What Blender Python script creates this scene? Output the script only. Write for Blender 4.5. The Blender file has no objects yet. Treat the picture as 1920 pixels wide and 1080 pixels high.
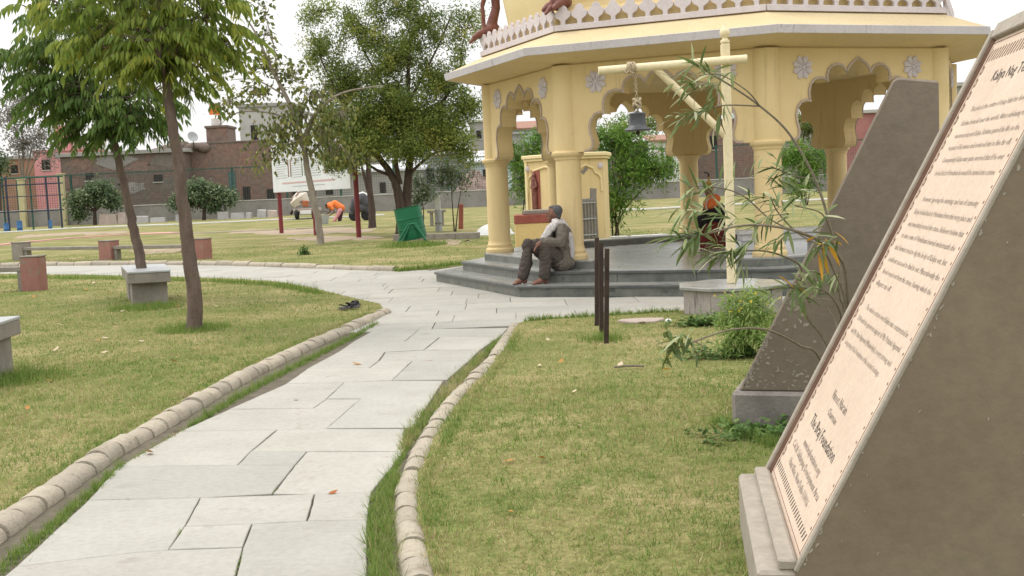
import bpy, bmesh, math, random
import numpy as np
from math import sin, cos, pi, radians, sqrt
from mathutils import Vector, Matrix

random.seed(7); rng = np.random.default_rng(7)
sc = bpy.context.scene
col = sc.collection

# ------------------------------------------------------------------ camera, sky, sun, exposure
FPX, PITCH, ROLL, CAMH = 2174.0, 0.0880, 0.0449, 1.4627
cam_d = bpy.data.cameras.new("camera"); cam = bpy.data.objects.new("camera", cam_d); col.objects.link(cam)
cam_d.sensor_width = 36.0; cam_d.lens = FPX / 1920 * 36.0; cam_d.clip_start = 0.05; cam_d.clip_end = 3000
cam.matrix_world = Matrix.Translation((0, 0, CAMH)) @ Matrix.Rotation(pi/2 - PITCH, 4, 'X') @ Matrix.Rotation(-ROLL, 4, 'Z')
sc.camera = cam

SUN_EL, SUN_AZ = radians(56), radians(-68)      # azimuth from +Y towards +X
world = bpy.data.worlds.new("World"); sc.world = world; world.use_nodes = True
wn, wl = world.node_tree.nodes, world.node_tree.links
wn.clear()
w_out = wn.new('ShaderNodeOutputWorld'); w_bg = wn.new('ShaderNodeBackground')
w_sky = wn.new('ShaderNodeTexSky'); w_sky.sky_type = 'NISHITA'; w_sky.sun_disc = False
w_sky.sun_elevation = SUN_EL; w_sky.sun_rotation = SUN_AZ; w_sky.air_density = 1.0; w_sky.dust_density = 4.0
w_bw = wn.new('ShaderNodeRGBToBW')
w_cl = wn.new('ShaderNodeTexNoise'); w_cl.inputs['Scale'].default_value = 2.2; w_cl.inputs['Detail'].default_value = 5
w_tc = wn.new('ShaderNodeTexCoord')
w_cr = wn.new('ShaderNodeValToRGB')
w_cr.color_ramp.elements[0].position = 0.3; w_cr.color_ramp.elements[0].color = (9.9, 9.8, 9.7, 1)
w_cr.color_ramp.elements[1].position = 0.7; w_cr.color_ramp.elements[1].color = (11.9, 11.8, 11.6, 1)
w_mix = wn.new('ShaderNodeMix'); w_mix.data_type = 'RGBA'; w_mix.inputs[0].default_value = 0.86   # closed cloud deck over the clear sky
wl.new(w_tc.outputs['Generated'], w_cl.inputs['Vector']); wl.new(w_cl.outputs['Fac'], w_cr.inputs['Fac'])
wl.new(w_sky.outputs['Color'], w_mix.inputs[6]); wl.new(w_cr.outputs['Color'], w_mix.inputs[7])
# overcast sky: the cloud deck is about twice as bright overhead as at the horizon
w_sep = wn.new('ShaderNodeSeparateXYZ'); w_mx = wn.new('ShaderNodeMath'); w_mx.operation = 'MAXIMUM'; w_mx.inputs[1].default_value = 0.0
w_ma = wn.new('ShaderNodeMath'); w_ma.operation = 'MULTIPLY_ADD'; w_ma.inputs[1].default_value = 1.2; w_ma.inputs[2].default_value = 0.86
w_vm = wn.new('ShaderNodeVectorMath'); w_vm.operation = 'SCALE'
wl.new(w_tc.outputs['Generated'], w_sep.inputs[0]); wl.new(w_sep.outputs['Z'], w_mx.inputs[0]); wl.new(w_mx.outputs[0], w_ma.inputs[0])
wl.new(w_mix.outputs[2], w_vm.inputs[0]); wl.new(w_ma.outputs[0], w_vm.inputs['Scale'])
wl.new(w_vm.outputs[0], w_bg.inputs['Color']); w_bg.inputs['Strength'].default_value = 0.10
wl.new(w_bg.outputs['Background'], w_out.inputs['Surface'])

sun_d = bpy.data.lights.new("sun", 'SUN'); sun_d.energy = 1.1; sun_d.angle = radians(14); sun_d.color = (1.0, 0.95, 0.87)
sun = bpy.data.objects.new("sun", sun_d); col.objects.link(sun)
sdir = Vector((sin(SUN_AZ)*cos(SUN_EL), cos(SUN_AZ)*cos(SUN_EL), sin(SUN_EL)))
sun.rotation_euler = sdir.to_track_quat('Z', 'Y').to_euler(); sun.location = (-8, 10, 20)
sc.view_settings.view_transform = 'Standard'; sc.view_settings.look = 'None'
sc.view_settings.exposure = 0.24; sc.view_settings.gamma = 1.0; sc.view_settings.use_curve_mapping = False

# ------------------------------------------------------------------ survey: picture point -> point in the place
def _ray(px, py):
    ur, vr = px - 960.0, 540.0 - py
    u = ur*cos(ROLL) + vr*sin(ROLL); v = -ur*sin(ROLL) + vr*cos(ROLL)
    return u, FPX*cos(PITCH) + v*sin(PITCH), -FPX*sin(PITCH) + v*cos(PITCH)
def G(px, py, z=0.0):
    x, y, dz = _ray(px, py); t = (z - CAMH)/dz
    return Vector((x*t, y*t, z))
def A(px, py, Y):
    x, y, dz = _ray(px, py); t = Y/y
    return Vector((x*t, Y, CAMH + dz*t))

# ------------------------------------------------------------------ materials
MATS = {}
def _principled(name):
    m = bpy.data.materials.new(name); m.use_nodes = True
    nt = m.node_tree; b = nt.nodes['Principled BSDF']
    return m, nt, b
def _ramp(nt, stops):
    r = nt.nodes.new('ShaderNodeValToRGB'); e = r.color_ramp.elements
    while len(e) < len(stops): e.new(0.5)
    for i, (p, c) in enumerate(stops):
        e[i].position = p; e[i].color = (c[0], c[1], c[2], 1)
    return r
def _noise(nt, vec, scale, detail=4, rough=0.6, stretch=None):
    n = nt.nodes.new('ShaderNodeTexNoise'); n.inputs['Scale'].default_value = scale
    n.inputs['Detail'].default_value = detail; n.inputs['Roughness'].default_value = rough
    if stretch:
        mp = nt.nodes.new('ShaderNodeMapping'); mp.inputs['Scale'].default_value = stretch
        nt.links.new(vec, mp.inputs['Vector']); vec = mp.outputs['Vector']
    nt.links.new(vec, n.inputs['Vector'])
    return n
def surf(name, c1, c2, scale=3.0, rough=0.8, bump=0.2, bscale=60.0, spot=None, spot_scale=8.0, spot_lo=0.62, spot_hi=0.72,
         stretch=None, spec=0.3, streak=None, grain=0.3, objvar=0.0):
    """two-tone mottled surface with fine relief; optional stains with a shape of their own"""
    if name in MATS: return MATS[name]
    m, nt, b = _principled(name); L = nt.links
    geo = nt.nodes.new('ShaderNodeNewGeometry'); vec = geo.outputs['Position']
    n1 = _noise(nt, vec, scale, 6, 0.65, stretch)
    r1 = _ramp(nt, [(0.32, c1), (0.68, c2)]); L.new(n1.outputs['Fac'], r1.inputs['Fac'])
    colour = r1.outputs['Color']
    n3 = _noise(nt, vec, bscale*0.5, 3, 0.6)
    mx0 = nt.nodes.new('ShaderNodeMix'); mx0.data_type = 'RGBA'; mx0.blend_type = 'MULTIPLY'; mx0.inputs[0].default_value = grain
    r3 = _ramp(nt, [(0.3, (0.62, 0.62, 0.62)), (0.6, (1.0, 1.0, 1.0))]); L.new(n3.outputs['Fac'], r3.inputs['Fac'])
    L.new(colour, mx0.inputs[6]); L.new(r3.outputs['Color'], mx0.inputs[7]); colour = mx0.outputs[2]
    for (sp, ss, lo, hi, st) in ([(spot, spot_scale, spot_lo, spot_hi, None)] if spot else []) + ([streak] if streak else []):
        n2 = _noise(nt, vec, ss, 6, 0.7, st)
        r2 = _ramp(nt, [(lo, (0, 0, 0)), (hi, (1, 1, 1))]); L.new(n2.outputs['Fac'], r2.inputs['Fac'])
        mx = nt.nodes.new('ShaderNodeMix'); mx.data_type = 'RGBA'
        L.new(r2.outputs['Color'], mx.inputs[0]); L.new(colour, mx.inputs[6]); mx.inputs[7].default_value = (*sp, 1)
        colour = mx.outputs[2]
    if objvar:
        oi = nt.nodes.new('ShaderNodeObjectInfo'); rv = _ramp(nt, [(0.0, (1-objvar,)*3), (1.0, (1+objvar*.5, 1+objvar*.45, 1+objvar*.3))]); L.new(oi.outputs['Random'], rv.inputs['Fac'])
        mo = nt.nodes.new('ShaderNodeMix'); mo.data_type = 'RGBA'; mo.blend_type = 'MULTIPLY'; mo.inputs[0].default_value = 1.0
        L.new(colour, mo.inputs[6]); L.new(rv.outputs['Color'], mo.inputs[7]); colour = mo.outputs[2]
    L.new(colour, b.inputs['Base Color'])
    b.inputs['Roughness'].default_value = rough; b.inputs['Specular IOR Level'].default_value = spec
    if bump > 0:
        nb = _noise(nt, vec, bscale, 5, 0.65)
        bp = nt.nodes.new('ShaderNodeBump'); bp.inputs['Strength'].default_value = bump; bp.inputs['Distance'].default_value = 0.02
        L.new(nb.outputs['Fac'], bp.inputs['Height']); L.new(bp.outputs['Normal'], b.inputs['Normal'])
    MATS[name] = m; return m
def leafm(name, stops, rough=0.55, trans=0.28, patch=None, patch2=None):
    """foliage: colour by each leaf's own random value, some light passing through"""
    if name in MATS: return MATS[name]
    m, nt, b = _principled(name); L = nt.links
    at = nt.nodes.new('ShaderNodeAttribute'); at.attribute_name = 'rnd'
    r = _ramp(nt, stops)
    if patch:
        geo = nt.nodes.new('ShaderNodeNewGeometry'); n = _noise(nt, geo.outputs['Position'], patch[0], 5, 0.65)
        ma = nt.nodes.new('ShaderNodeMath'); ma.operation = 'MULTIPLY_ADD'; ma.inputs[1].default_value = patch[1]; ma.inputs[2].default_value = -patch[1]*0.5
        L.new(n.outputs['Fac'], ma.inputs[0])
        if patch2:
            n2 = _noise(nt, geo.outputs['Position'], patch2[0], 4, 0.7); mb2 = nt.nodes.new('ShaderNodeMath'); mb2.operation = 'MULTIPLY_ADD'; mb2.inputs[1].default_value = patch2[1]; mb2.inputs[2].default_value = -patch2[1]*0.5
            L.new(n2.outputs['Fac'], mb2.inputs[0]); ma2 = nt.nodes.new('ShaderNodeMath'); ma2.operation = 'ADD'; L.new(ma.outputs[0], ma2.inputs[0]); L.new(mb2.outputs[0], ma2.inputs[1]); ma = ma2
        ad = nt.nodes.new('ShaderNodeMath'); ad.operation = 'ADD'; ad.use_clamp = True
        L.new(at.outputs['Fac'], ad.inputs[0]); L.new(ma.outputs[0], ad.inputs[1]); L.new(ad.outputs[0], r.inputs['Fac'])
    else:
        L.new(at.outputs['Fac'], r.inputs['Fac'])
    L.new(r.outputs['Color'], b.inputs['Base Color']); b.inputs['Roughness'].default_value = rough
    b.inputs['Specular IOR Level'].default_value = 0.16
    tr = nt.nodes.new('ShaderNodeBsdfTranslucent'); L.new(r.outputs['Color'], tr.inputs['Color'])
    mx = nt.nodes.new('ShaderNodeMixShader'); mx.inputs[0].default_value = trans
    out = nt.nodes['Material Output']
    L.new(b.outputs[0], mx.inputs[1]); L.new(tr.outputs[0], mx.inputs[2]); L.new(mx.outputs[0], out.inputs['Surface'])
    MATS[name] = m; return m
def brickm(name, c1, c2, mortar, bw=0.24, bh=0.085, off=(0, 0, 0), stain=(0.2, 0.18, 0.16)):
    if name in MATS: return MATS[name]
    m, nt, b = _principled(name); L = nt.links
    geo = nt.nodes.new('ShaderNodeNewGeometry')
    mp = nt.nodes.new('ShaderNodeMapping'); mp.inputs['Rotation'].default_value = (radians(-90), 0, 0)
    L.new(geo.outputs['Position'], mp.inputs['Vector'])
    br = nt.nodes.new('ShaderNodeTexBrick'); br.inputs['Scale'].default_value = 1.0
    br.inputs['Brick Width'].default_value = bw; br.inputs['Row Height'].default_value = bh; br.inputs['Mortar Size'].default_value = 0.012
    br.inputs['Color1'].default_value = (*c1, 1); br.inputs['Color2'].default_value = (*c2, 1); br.inputs['Mortar'].default_value = (*mortar, 1)
    L.new(mp.outputs['Vector'], br.inputs['Vector'])
    n = _noise(nt, geo.outputs['Position'], 0.9, 7, 0.75); r = _ramp(nt, [(0.36, (0, 0, 0)), (0.6, (1, 1, 1))]); L.new(n.outputs['Fac'], r.inputs['Fac'])
    mx = nt.nodes.new('ShaderNodeMix'); mx.data_type = 'RGBA'
    L.new(r.outputs['Color'], mx.inputs[0]); L.new(br.outputs['Color'], mx.inputs[6]); mx.inputs[7].default_value = (*stain, 1)
    n4 = _noise(nt, geo.outputs['Position'], 3.5, 4, 0.7); r4 = _ramp(nt, [(0.3, (0.6, 0.6, 0.6)), (0.7, (1.15, 1.1, 1.05))]); L.new(n4.outputs['Fac'], r4.inputs['Fac'])
    m2 = nt.nodes.new('ShaderNodeMix'); m2.data_type = 'RGBA'; m2.blend_type = 'MULTIPLY'; m2.inputs[0].default_value = 1.0
    L.new(mx.outputs[2], m2.inputs[6]); L.new(r4.outputs['Color'], m2.inputs[7])
    L.new(m2.outputs[2], b.inputs['Base Color']); b.inputs['Roughness'].default_value = 0.95
    MATS[name] = m; return m

YEL = surf('cream_yellow_paint', (0.63, 0.485, 0.245), (0.69, 0.54, 0.29), 0.9, 0.75, 0.05, 60, spot=(0.54, 0.41, 0.205), spot_scale=1.7, spot_lo=0.58, spot_hi=0.85, grain=0.08, streak=((0.42, 0.325, 0.18), 2.4, 0.57, 0.80, (4, 4, 0.28)))
YEL2 = surf('pale_yellow_paint', (0.72, 0.60, 0.33), (0.77, 0.65, 0.38), 1.6, 0.7, 0.05, 60, grain=0.08, spot=(0.5, 0.42, 0.27), spot_scale=3, spot_lo=0.66, spot_hi=0.82)
LILAC = surf('lilac_white_paint', (0.55, 0.50, 0.52), (0.64, 0.59, 0.60), 4, 0.8, 0.15, 80, spot=(0.36, 0.32, 0.33), spot_scale=7, spot_lo=0.66, spot_hi=0.8)
GREYEDGE = surf('grey_edge_paint', (0.53, 0.50, 0.52), (0.62, 0.59, 0.61), 3, 0.85, 0.2, 60, spot=(0.30, 0.28, 0.275), spot_scale=3, spot_lo=0.6, spot_hi=0.8, streak=((0.22, 0.20, 0.19), 2.6, 0.60, 0.72, (5, 5, 0.3)))
RIM = surf('rim_paint', (0.36, 0.285, 0.22), (0.46, 0.375, 0.30), 5, 0.8, 0.15, 80)
MARB = surf('grey_green_marble', (0.085, 0.092, 0.078), (0.17, 0.175, 0.152), 4.5, 0.42, 0.05, 40, spot=(0.055, 0.062, 0.055), spot_scale=5, spot_lo=0.56, spot_hi=0.66, spec=0.5, streak=((0.30, 0.25, 0.19), 2.3, 0.62, 0.75, None))
MARBTOP = surf('polished_grey_marble', (0.23, 0.23, 0.212), (0.32, 0.32, 0.295), 2.4, 0.26, 0.02, 40, spot=(0.17, 0.175, 0.17), spot_scale=4, spot_lo=0.55, spot_hi=0.7, spec=0.5)
SLATE = surf('dark_slate_nosing', (0.06, 0.066, 0.062), (0.11, 0.115, 0.108), 4, 0.35, 0.05, 60, spec=0.5)
PAVE = surf('pale_paving_stone', (0.335, 0.323, 0.285), (0.39, 0.378, 0.338), 2.1, 0.8, 0.22, 55, objvar=0.09, spot=(0.26, 0.235, 0.195), spot_scale=3.3, spot_lo=0.60, spot_hi=0.74, spec=0.25, streak=((0.285, 0.215, 0.18), 3.1, 0.63, 0.68, None))
PAVE2 = surf('pale_paving_stone_cool', (0.325, 0.316, 0.282), (0.38, 0.37, 0.332), 1.7, 0.8, 0.22, 55, objvar=0.09, spot=(0.26, 0.245, 0.215), spot_scale=2.6, spot_lo=0.60, spot_hi=0.76, spec=0.25)
MORTAR = surf('joint_soil', (0.09, 0.078, 0.055), (0.16, 0.135, 0.10), 9, 0.95, 0.5, 90)
KERB = surf('weathered_concrete', (0.345, 0.30, 0.235), (0.46, 0.41, 0.33), 5, 0.9, 0.6, 60, spot=(0.235, 0.20, 0.145), spot_scale=5, spot_lo=0.52, spot_hi=0.7, objvar=0.12, streak=((0.20, 0.19, 0.11), 9, 0.62, 0.72, None))
CONC = surf('grey_concrete', (0.20, 0.18, 0.15), (0.29, 0.265, 0.225), 4, 0.9, 0.35, 60, spot=(0.13, 0.115, 0.095), spot_scale=5, spot_lo=0.6, spot_hi=0.75)
CONCTOP = surf('smooth_slab_top', (0.33, 0.34, 0.34), (0.42, 0.43, 0.42), 4, 0.45, 0.15, 60, spot=(0.24, 0.24, 0.23), spot_scale=6)
REDCONC = surf('faded_red_concrete', (0.27, 0.125, 0.10), (0.33, 0.165, 0.135), 3, 0.9, 0.3, 60, spot=(0.25, 0.205, 0.17), spot_scale=4, spot_lo=0.53, spot_hi=0.68)
OLIVE = surf('olive_brown_paint', (0.180, 0.143, 0.100), (0.222, 0.180, 0.127), 1.6, 0.62, 0.14, 40, spot=(0.165, 0.155, 0.09), spot_scale=2.2, spot_lo=0.55, spot_hi=0.75, streak=((0.52, 0.47, 0.40), 26, 0.735, 0.75, None))
OLIVE2 = surf('olive_brown_paint_flaking', (0.180, 0.146, 0.113), (0.215, 0.178, 0.14), 2.4, 0.75, 0.2, 40, spot=(0.145, 0.12, 0.092), spot_scale=2.6, spot_lo=0.55, spot_hi=0.75)
PLINTHC = surf('damp_grey_plaster', (0.19, 0.17, 0.155), (0.27, 0.245, 0.222), 4, 0.9, 0.4, 50, spot=(0.40, 0.365, 0.33), spot_scale=6, spot_lo=0.64, spot_hi=0.7, streak=((0.11, 0.10, 0.095), 3, 0.6, 0.72, None))
SAND = surf('pink_sandstone', (0.545, 0.43, 0.335), (0.60, 0.485, 0.385), 3, 0.75, 0.1, 90, spot=(0.62, 0.50, 0.36), spot_scale=5)
INK = surf('engraved_ink', (0.235, 0.19, 0.16), (0.32, 0.265, 0.225), 30, 0.9, 0.0)
INKB = surf('engraved_ink_black', (0.07, 0.06, 0.055), (0.11, 0.095, 0.085), 30, 0.9, 0.0)
BORD = surf('engraved_border', (0.18, 0.11, 0.085), (0.30, 0.20, 0.15), 14, 0.9, 0.0)
RIMC = surf('pale_rim', (0.285, 0.25, 0.205), (0.375, 0.335, 0.28), 8, 0.8, 0.25, 60, spot=(0.30, 0.25, 0.195), spot_scale=12, spot_lo=0.6, spot_hi=0.7)
CREAM = surf('cream_pole_paint', (0.70, 0.60, 0.38), (0.76, 0.66, 0.44), 4, 0.5, 0.1, 60, spot=(0.42, 0.33, 0.2), spot_scale=9, spot_lo=0.68, spot_hi=0.78)
IRON = surf('rusty_iron', (0.028, 0.020, 0.016), (0.06, 0.038, 0.027), 9, 0.75, 0.3, 90, spot=(0.11, 0.05, 0.027), spot_scale=12)
BELL = surf('dark_bell_metal', (0.055, 0.058, 0.065), (0.09, 0.095, 0.10), 12, 0.4, 0.1, 80)
ROPE = surf('jute_rope', (0.42, 0.34, 0.22), (0.55, 0.46, 0.32), 30, 0.95, 0.6, 150)
GREENP = surf('green_enamel', (0.012, 0.125, 0.060), (0.018, 0.16, 0.078), 4, 0.4, 0.1, 40, spot=(0.01, 0.07, 0.035), spot_scale=6)
DGREEN = surf('dark_green_fence_paint', (0.025, 0.07, 0.055), (0.04, 0.10, 0.078), 3, 0.6, 0.1, 40)
REDP = surf('maroon_post_paint', (0.16, 0.025, 0.03), (0.21, 0.04, 0.04), 4, 0.5, 0.1, 40, spot=(0.2, 0.085, 0.04), spot_scale=3, spot_lo=0.6, spot_hi=0.75)
WHITEB = surf('white_board', (0.62, 0.65, 0.66), (0.70, 0.72, 0.73), 1.5, 0.5, 0.03, 40)
WHITE = surf('white_wash', (0.66, 0.66, 0.64), (0.76, 0.76, 0.74), 2, 0.8, 0.15, 40, spot=(0.5, 0.49, 0.46), spot_scale=3)
GREYP = surf('grey_pipe', (0.33, 0.34, 0.345), (0.42, 0.43, 0.43), 5, 0.5, 0.1, 50)
BLUEP = surf('blue_paint', (0.04, 0.12, 0.28), (0.06, 0.16, 0.34), 5, 0.5, 0.1, 50)
NAVY = surf('navy_frame_paint', (0.028, 0.034, 0.056), (0.04, 0.048, 0.075), 5, 0.5, 0.1, 50)
PINK = surf('pink_house_paint', (0.55, 0.24, 0.25), (0.62, 0.30, 0.30), 0.6, 0.85, 0.1, 20, spot=(0.45, 0.22, 0.2), spot_scale=1.5)
GREYW = surf('grey_render', (0.27, 0.265, 0.245), (0.36, 0.35, 0.325), 0.5, 0.9, 0.1, 20, spot=(0.20, 0.19, 0.175), spot_scale=0.9)
PALEG = surf('pale_grey_render', (0.40, 0.39, 0.36), (0.48, 0.47, 0.43), 0.5, 0.9, 0.1, 20, spot=(0.3, 0.29, 0.26), spot_scale=0.8)
BLUEW = surf('pale_blue_wash', (0.46, 0.54, 0.58), (0.56, 0.63, 0.66), 0.8, 0.9, 0.1, 20, spot=(0.4, 0.42, 0.42), spot_scale=1.5)
TILE = surf('clay_roof_tiles', (0.25, 0.13, 0.09), (0.34, 0.19, 0.14), 3, 0.9, 0.5, 12, spot=(0.2, 0.17, 0.14), spot_scale=3)
TIN = surf('light_tin_sheet', (0.50, 0.53, 0.55), (0.60, 0.62, 0.63), 1.2, 0.6, 0.2, 12)
WALLC = surf('boundary_wall_render', (0.20, 0.19, 0.175), (0.29, 0.275, 0.255), 0.7, 0.92, 0.3, 14, spot=(0.15, 0.13, 0.115), spot_scale=1.6, spot_lo=0.55, spot_hi=0.75)
DARKV = surf('dark_void', (0.02, 0.018, 0.016), (0.035, 0.03, 0.028), 3, 0.9, 0)
YPILL = surf('yellow_pillar_paint', (0.42, 0.38, 0.22), (0.5, 0.45, 0.27), 2, 0.85, 0.1, 30)
BRICK = brickm('old_brick', (0.20, 0.11, 0.085), (0.15, 0.085, 0.07), (0.20, 0.175, 0.15), stain=(0.155, 0.135, 0.115))
BRICK2 = brickm('red_brick', (0.26, 0.125, 0.095), (0.21, 0.105, 0.08), (0.25, 0.21, 0.18), stain=(0.20, 0.15, 0.125))  # red dulled so the colour itself carries the distance haze
BARK1 = surf('brown_bark', (0.105, 0.075, 0.06), (0.18, 0.135, 0.108), 12, 0.95, 0.8, 45, stretch=(1, 1, 0.25), spot=(0.12, 0.12, 0.075), spot_scale=5)
BARK2 = surf('dark_bark', (0.055, 0.04, 0.032), (0.11, 0.08, 0.065), 10, 0.95, 0.8, 30, stretch=(1, 1, 0.2))
BARK3 = surf('pale_bark', (0.22, 0.185, 0.15), (0.31, 0.265, 0.22), 8, 0.9, 0.5, 30, stretch=(1, 1, 0.3), spot=(0.15, 0.12, 0.095), spot_scale=5)
TWIG = surf('oleander_bark', (0.15, 0.125, 0.085), (0.24, 0.205, 0.15), 40, 0.85, 0.3, 150)
SKIN = surf('brown_skin', (0.155, 0.070, 0.048), (0.20, 0.097, 0.066), 14, 0.6, 0.1, 120)
HAIR = surf('grey_hair', (0.055, 0.055, 0.057), (0.14, 0.14, 0.142), 60, 0.8, 0.5, 200)
HAIRB = surf('black_hair', (0.008, 0.007, 0.007), (0.02, 0.018, 0.016), 60, 0.6, 0.3, 200)
CLOTHG = surf('grey_brown_cloth', (0.120, 0.102, 0.083), (0.170, 0.147, 0.121), 9, 0.95, 0.9, 28)
CLOTHT = surf('grey_brown_trousers', (0.060, 0.048, 0.041), (0.094, 0.077, 0.065), 9, 0.95, 0.9, 28)
SCARF = surf('off_white_scarf', (0.46, 0.43, 0.42), (0.64, 0.60, 0.58), 14, 0.95, 0.9, 40)
ORANGE = surf('orange_cloth', (0.75, 0.17, 0.045), (0.85, 0.24, 0.07), 10, 0.9, 0.3, 60)
PINKC = surf('pink_cloth', (0.65, 0.27, 0.30), (0.75, 0.36, 0.38), 10, 0.9, 0.3, 60)
DKCLOTH = surf('dark_grey_cloth', (0.06, 0.06, 0.068), (0.10, 0.10, 0.11), 6, 0.9, 0.4, 40)
MAROON = surf('maroon_cloth', (0.10, 0.012, 0.012), (0.17, 0.025, 0.02), 9, 0.85, 0.5, 60, spot=(0.25, 0.05, 0.03), spot_scale=12)
BLACKC = surf('black_cloth', (0.010, 0.008, 0.010), (0.022, 0.016, 0.016), 9, 0.8, 0.4, 60)
BRONZE = surf('brown_figure_paint', (0.15, 0.055, 0.042), (0.23, 0.095, 0.075), 8, 0.45, 0.3, 50, spot=(0.32, 0.20, 0.16), spot_scale=12, spot_lo=0.6, spot_hi=0.75)
BRASS = surf('brass', (0.45, 0.27, 0.08), (0.55, 0.35, 0.12), 12, 0.4, 0.1, 60)
RUBBER = surf('black_rubber', (0.012, 0.012, 0.013), (0.026, 0.026, 0.028), 20, 0.7, 0.2, 80)
SOLE = surf('grey_sole', (0.09, 0.085, 0.085), (0.14, 0.13, 0.13), 20, 0.8, 0.2, 80)
GOLDP = surf('grille_grey', (0.21, 0.20, 0.185), (0.30, 0.285, 0.26), 7, 0.8, 0.3, 60, spot=(0.13, 0.115, 0.10), spot_scale=9)
PINKL = surf('pink_line_paint', (0.55, 0.30, 0.27), (0.64, 0.37, 0.33), 4, 0.9, 0.2, 40)
STONEP = surf('pinkish_stone_block', (0.36, 0.29, 0.25), (0.45, 0.37, 0.32), 2.5, 0.9, 0.3, 30, spot=(0.26, 0.21, 0.18), spot_scale=3)
STONEG = surf('grey_stone_block', (0.30, 0.29, 0.28), (0.40, 0.385, 0.37), 2.5, 0.9, 0.3, 30, spot=(0.22, 0.21, 0.2), spot_scale=3)
RUBBLE = surf('rubble', (0.28, 0.20, 0.175), (0.40, 0.30, 0.265), 2.5, 0.95, 0.5, 20, spot=(0.2, 0.13, 0.11), spot_scale=4)

def _lawn_mat():
    m, nt, b = _principled('lawn_turf'); L = nt.links
    geo = nt.nodes.new('ShaderNodeNewGeometry'); vec = geo.outputs['Position']
    n1 = _noise(nt, vec, 0.55, 7, 0.68); n2 = _noise(nt, vec, 28, 5, 0.7)
    r1 = _ramp(nt, [(0.30, (0.138, 0.168, 0.048)), (0.45, (0.198, 0.204, 0.078)), (0.56, (0.282, 0.252, 0.120)), (0.70, (0.396, 0.318, 0.192))])
    L.new(n1.outputs['Fac'], r1.inputs['Fac'])
    r2 = _ramp(nt, [(0.3, (0.55, 0.55, 0.5)), (0.65, (1.12, 1.1, 1.05))]); L.new(n2.outputs['Fac'], r2.inputs['Fac'])
    mx = nt.nodes.new('ShaderNodeMix'); mx.data_type = 'RGBA'; mx.blend_type = 'MULTIPLY'; mx.inputs[0].default_value = 1
    L.new(r1.outputs['Color'], mx.inputs[6]); L.new(r2.outputs['Color'], mx.inputs[7])
    L.new(mx.outputs[2], b.inputs['Base Color']); b.inputs['Roughness'].default_value = 1; b.inputs['Specular IOR Level'].default_value = 0.1
    bp = nt.nodes.new('ShaderNodeBump'); bp.inputs['Strength'].default_value = 0.6; bp.inputs['Distance'].default_value = 0.03
    L.new(n2.outputs['Fac'], bp.inputs['Height']); L.new(bp.outputs['Normal'], b.inputs['Normal'])
    return m
LAWN = _lawn_mat()
GRASS = leafm('grass_blades', [(0.0, (0.086, 0.167, 0.032)), (0.28, (0.172, 0.265, 0.060)), (0.54, (0.287, 0.339, 0.106)), (0.70, (0.391, 0.362, 0.161)), (0.80, (0.380, 0.270, 0.155)), (1.0, (0.667, 0.564, 0.356))], 0.7, 0.25, patch=(0.8, 1.35), patch2=(9.0, 0.9))
GRASSG = leafm('lush_grass', [(0.0, (0.10, 0.175, 0.03)), (0.6, (0.185, 0.28, 0.06)), (1.0, (0.36, 0.36, 0.14))], 0.6, 0.3)
LEAF1 = leafm('drooping_leaf', [(0.0, (0.09, 0.145, 0.026)), (0.45, (0.185, 0.255, 0.046)), (0.82, (0.31, 0.355, 0.066)), (1.0, (0.50, 0.45, 0.08))], 0.42, 0.42)
LEAF2 = leafm('drooping_leaf_shaded', [(0.0, (0.06, 0.11, 0.028)), (0.6, (0.12, 0.195, 0.044)), (0.92, (0.20, 0.27, 0.058)), (1.0, (0.38, 0.35, 0.08))], 0.42, 0.35)  # darker copy of the leaf colours: shade of the front tree painted in
NEEM = leafm('neem_leaf', [(0.0, (0.075, 0.12, 0.03)), (0.45, (0.165, 0.225, 0.052)), (0.8, (0.28, 0.325, 0.078)), (1.0, (0.42, 0.38, 0.10))], 0.5, 0.38, patch=(0.9, 0.8))
PEEP = leafm('peepal_leaf', [(0.0, (0.06, 0.085, 0.026)), (0.5, (0.15, 0.175, 0.05)), (0.85, (0.28, 0.27, 0.08)), (1.0, (0.38, 0.34, 0.18))], 0.5, 0.3)
SHRUBL = leafm('shrub_leaf', [(0.0, (0.06, 0.10, 0.05)), (0.6, (0.12, 0.17, 0.085)), (1.0, (0.22, 0.26, 0.14))], 0.5, 0.25)
OLEL = leafm('oleander_leaf', [(0.0, (0.085, 0.13, 0.045)), (0.5, (0.165, 0.225, 0.078)), (0.85, (0.30, 0.35, 0.165)), (1.0, (0.50, 0.50, 0.32))], 0.38, 0.25)
OLEY = leafm('oleander_leaf_yellowed', [(0.0, (0.55, 0.27, 0.03)), (1.0, (0.68, 0.42, 0.07))], 0.45, 0.3)
OLEB = leafm('oleander_bush_leaf', [(0.0, (0.06, 0.135, 0.022)), (0.55, (0.125, 0.235, 0.036)), (0.95, (0.21, 0.33, 0.06)), (1.0, (0.45, 0.17, 0.06))], 0.45, 0.25, patch=(1.5, 0.8))
MARI = leafm('fine_bush_leaf', [(0.0, (0.16, 0.25, 0.06)), (0.6, (0.27, 0.38, 0.11)), (1.0, (0.42, 0.48, 0.19))], 0.6, 0.35)
YFLO = leafm('yellow_flower', [(0.0, (0.72, 0.55, 0.05)), (1.0, (0.8, 0.66, 0.12))], 0.6, 0.3)
WEED = leafm('weed_leaf', [(0.0, (0.055, 0.115, 0.03)), (0.7, (0.11, 0.195, 0.05)), (1.0, (0.2, 0.28, 0.09))], 0.5, 0.25)
GREYT = leafm('greyish_far_leaf', [(0.0, (0.17, 0.165, 0.15)), (0.6, (0.26, 0.25, 0.225)), (1.0, (0.36, 0.34, 0.31))], 0.7, 0.3)
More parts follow.
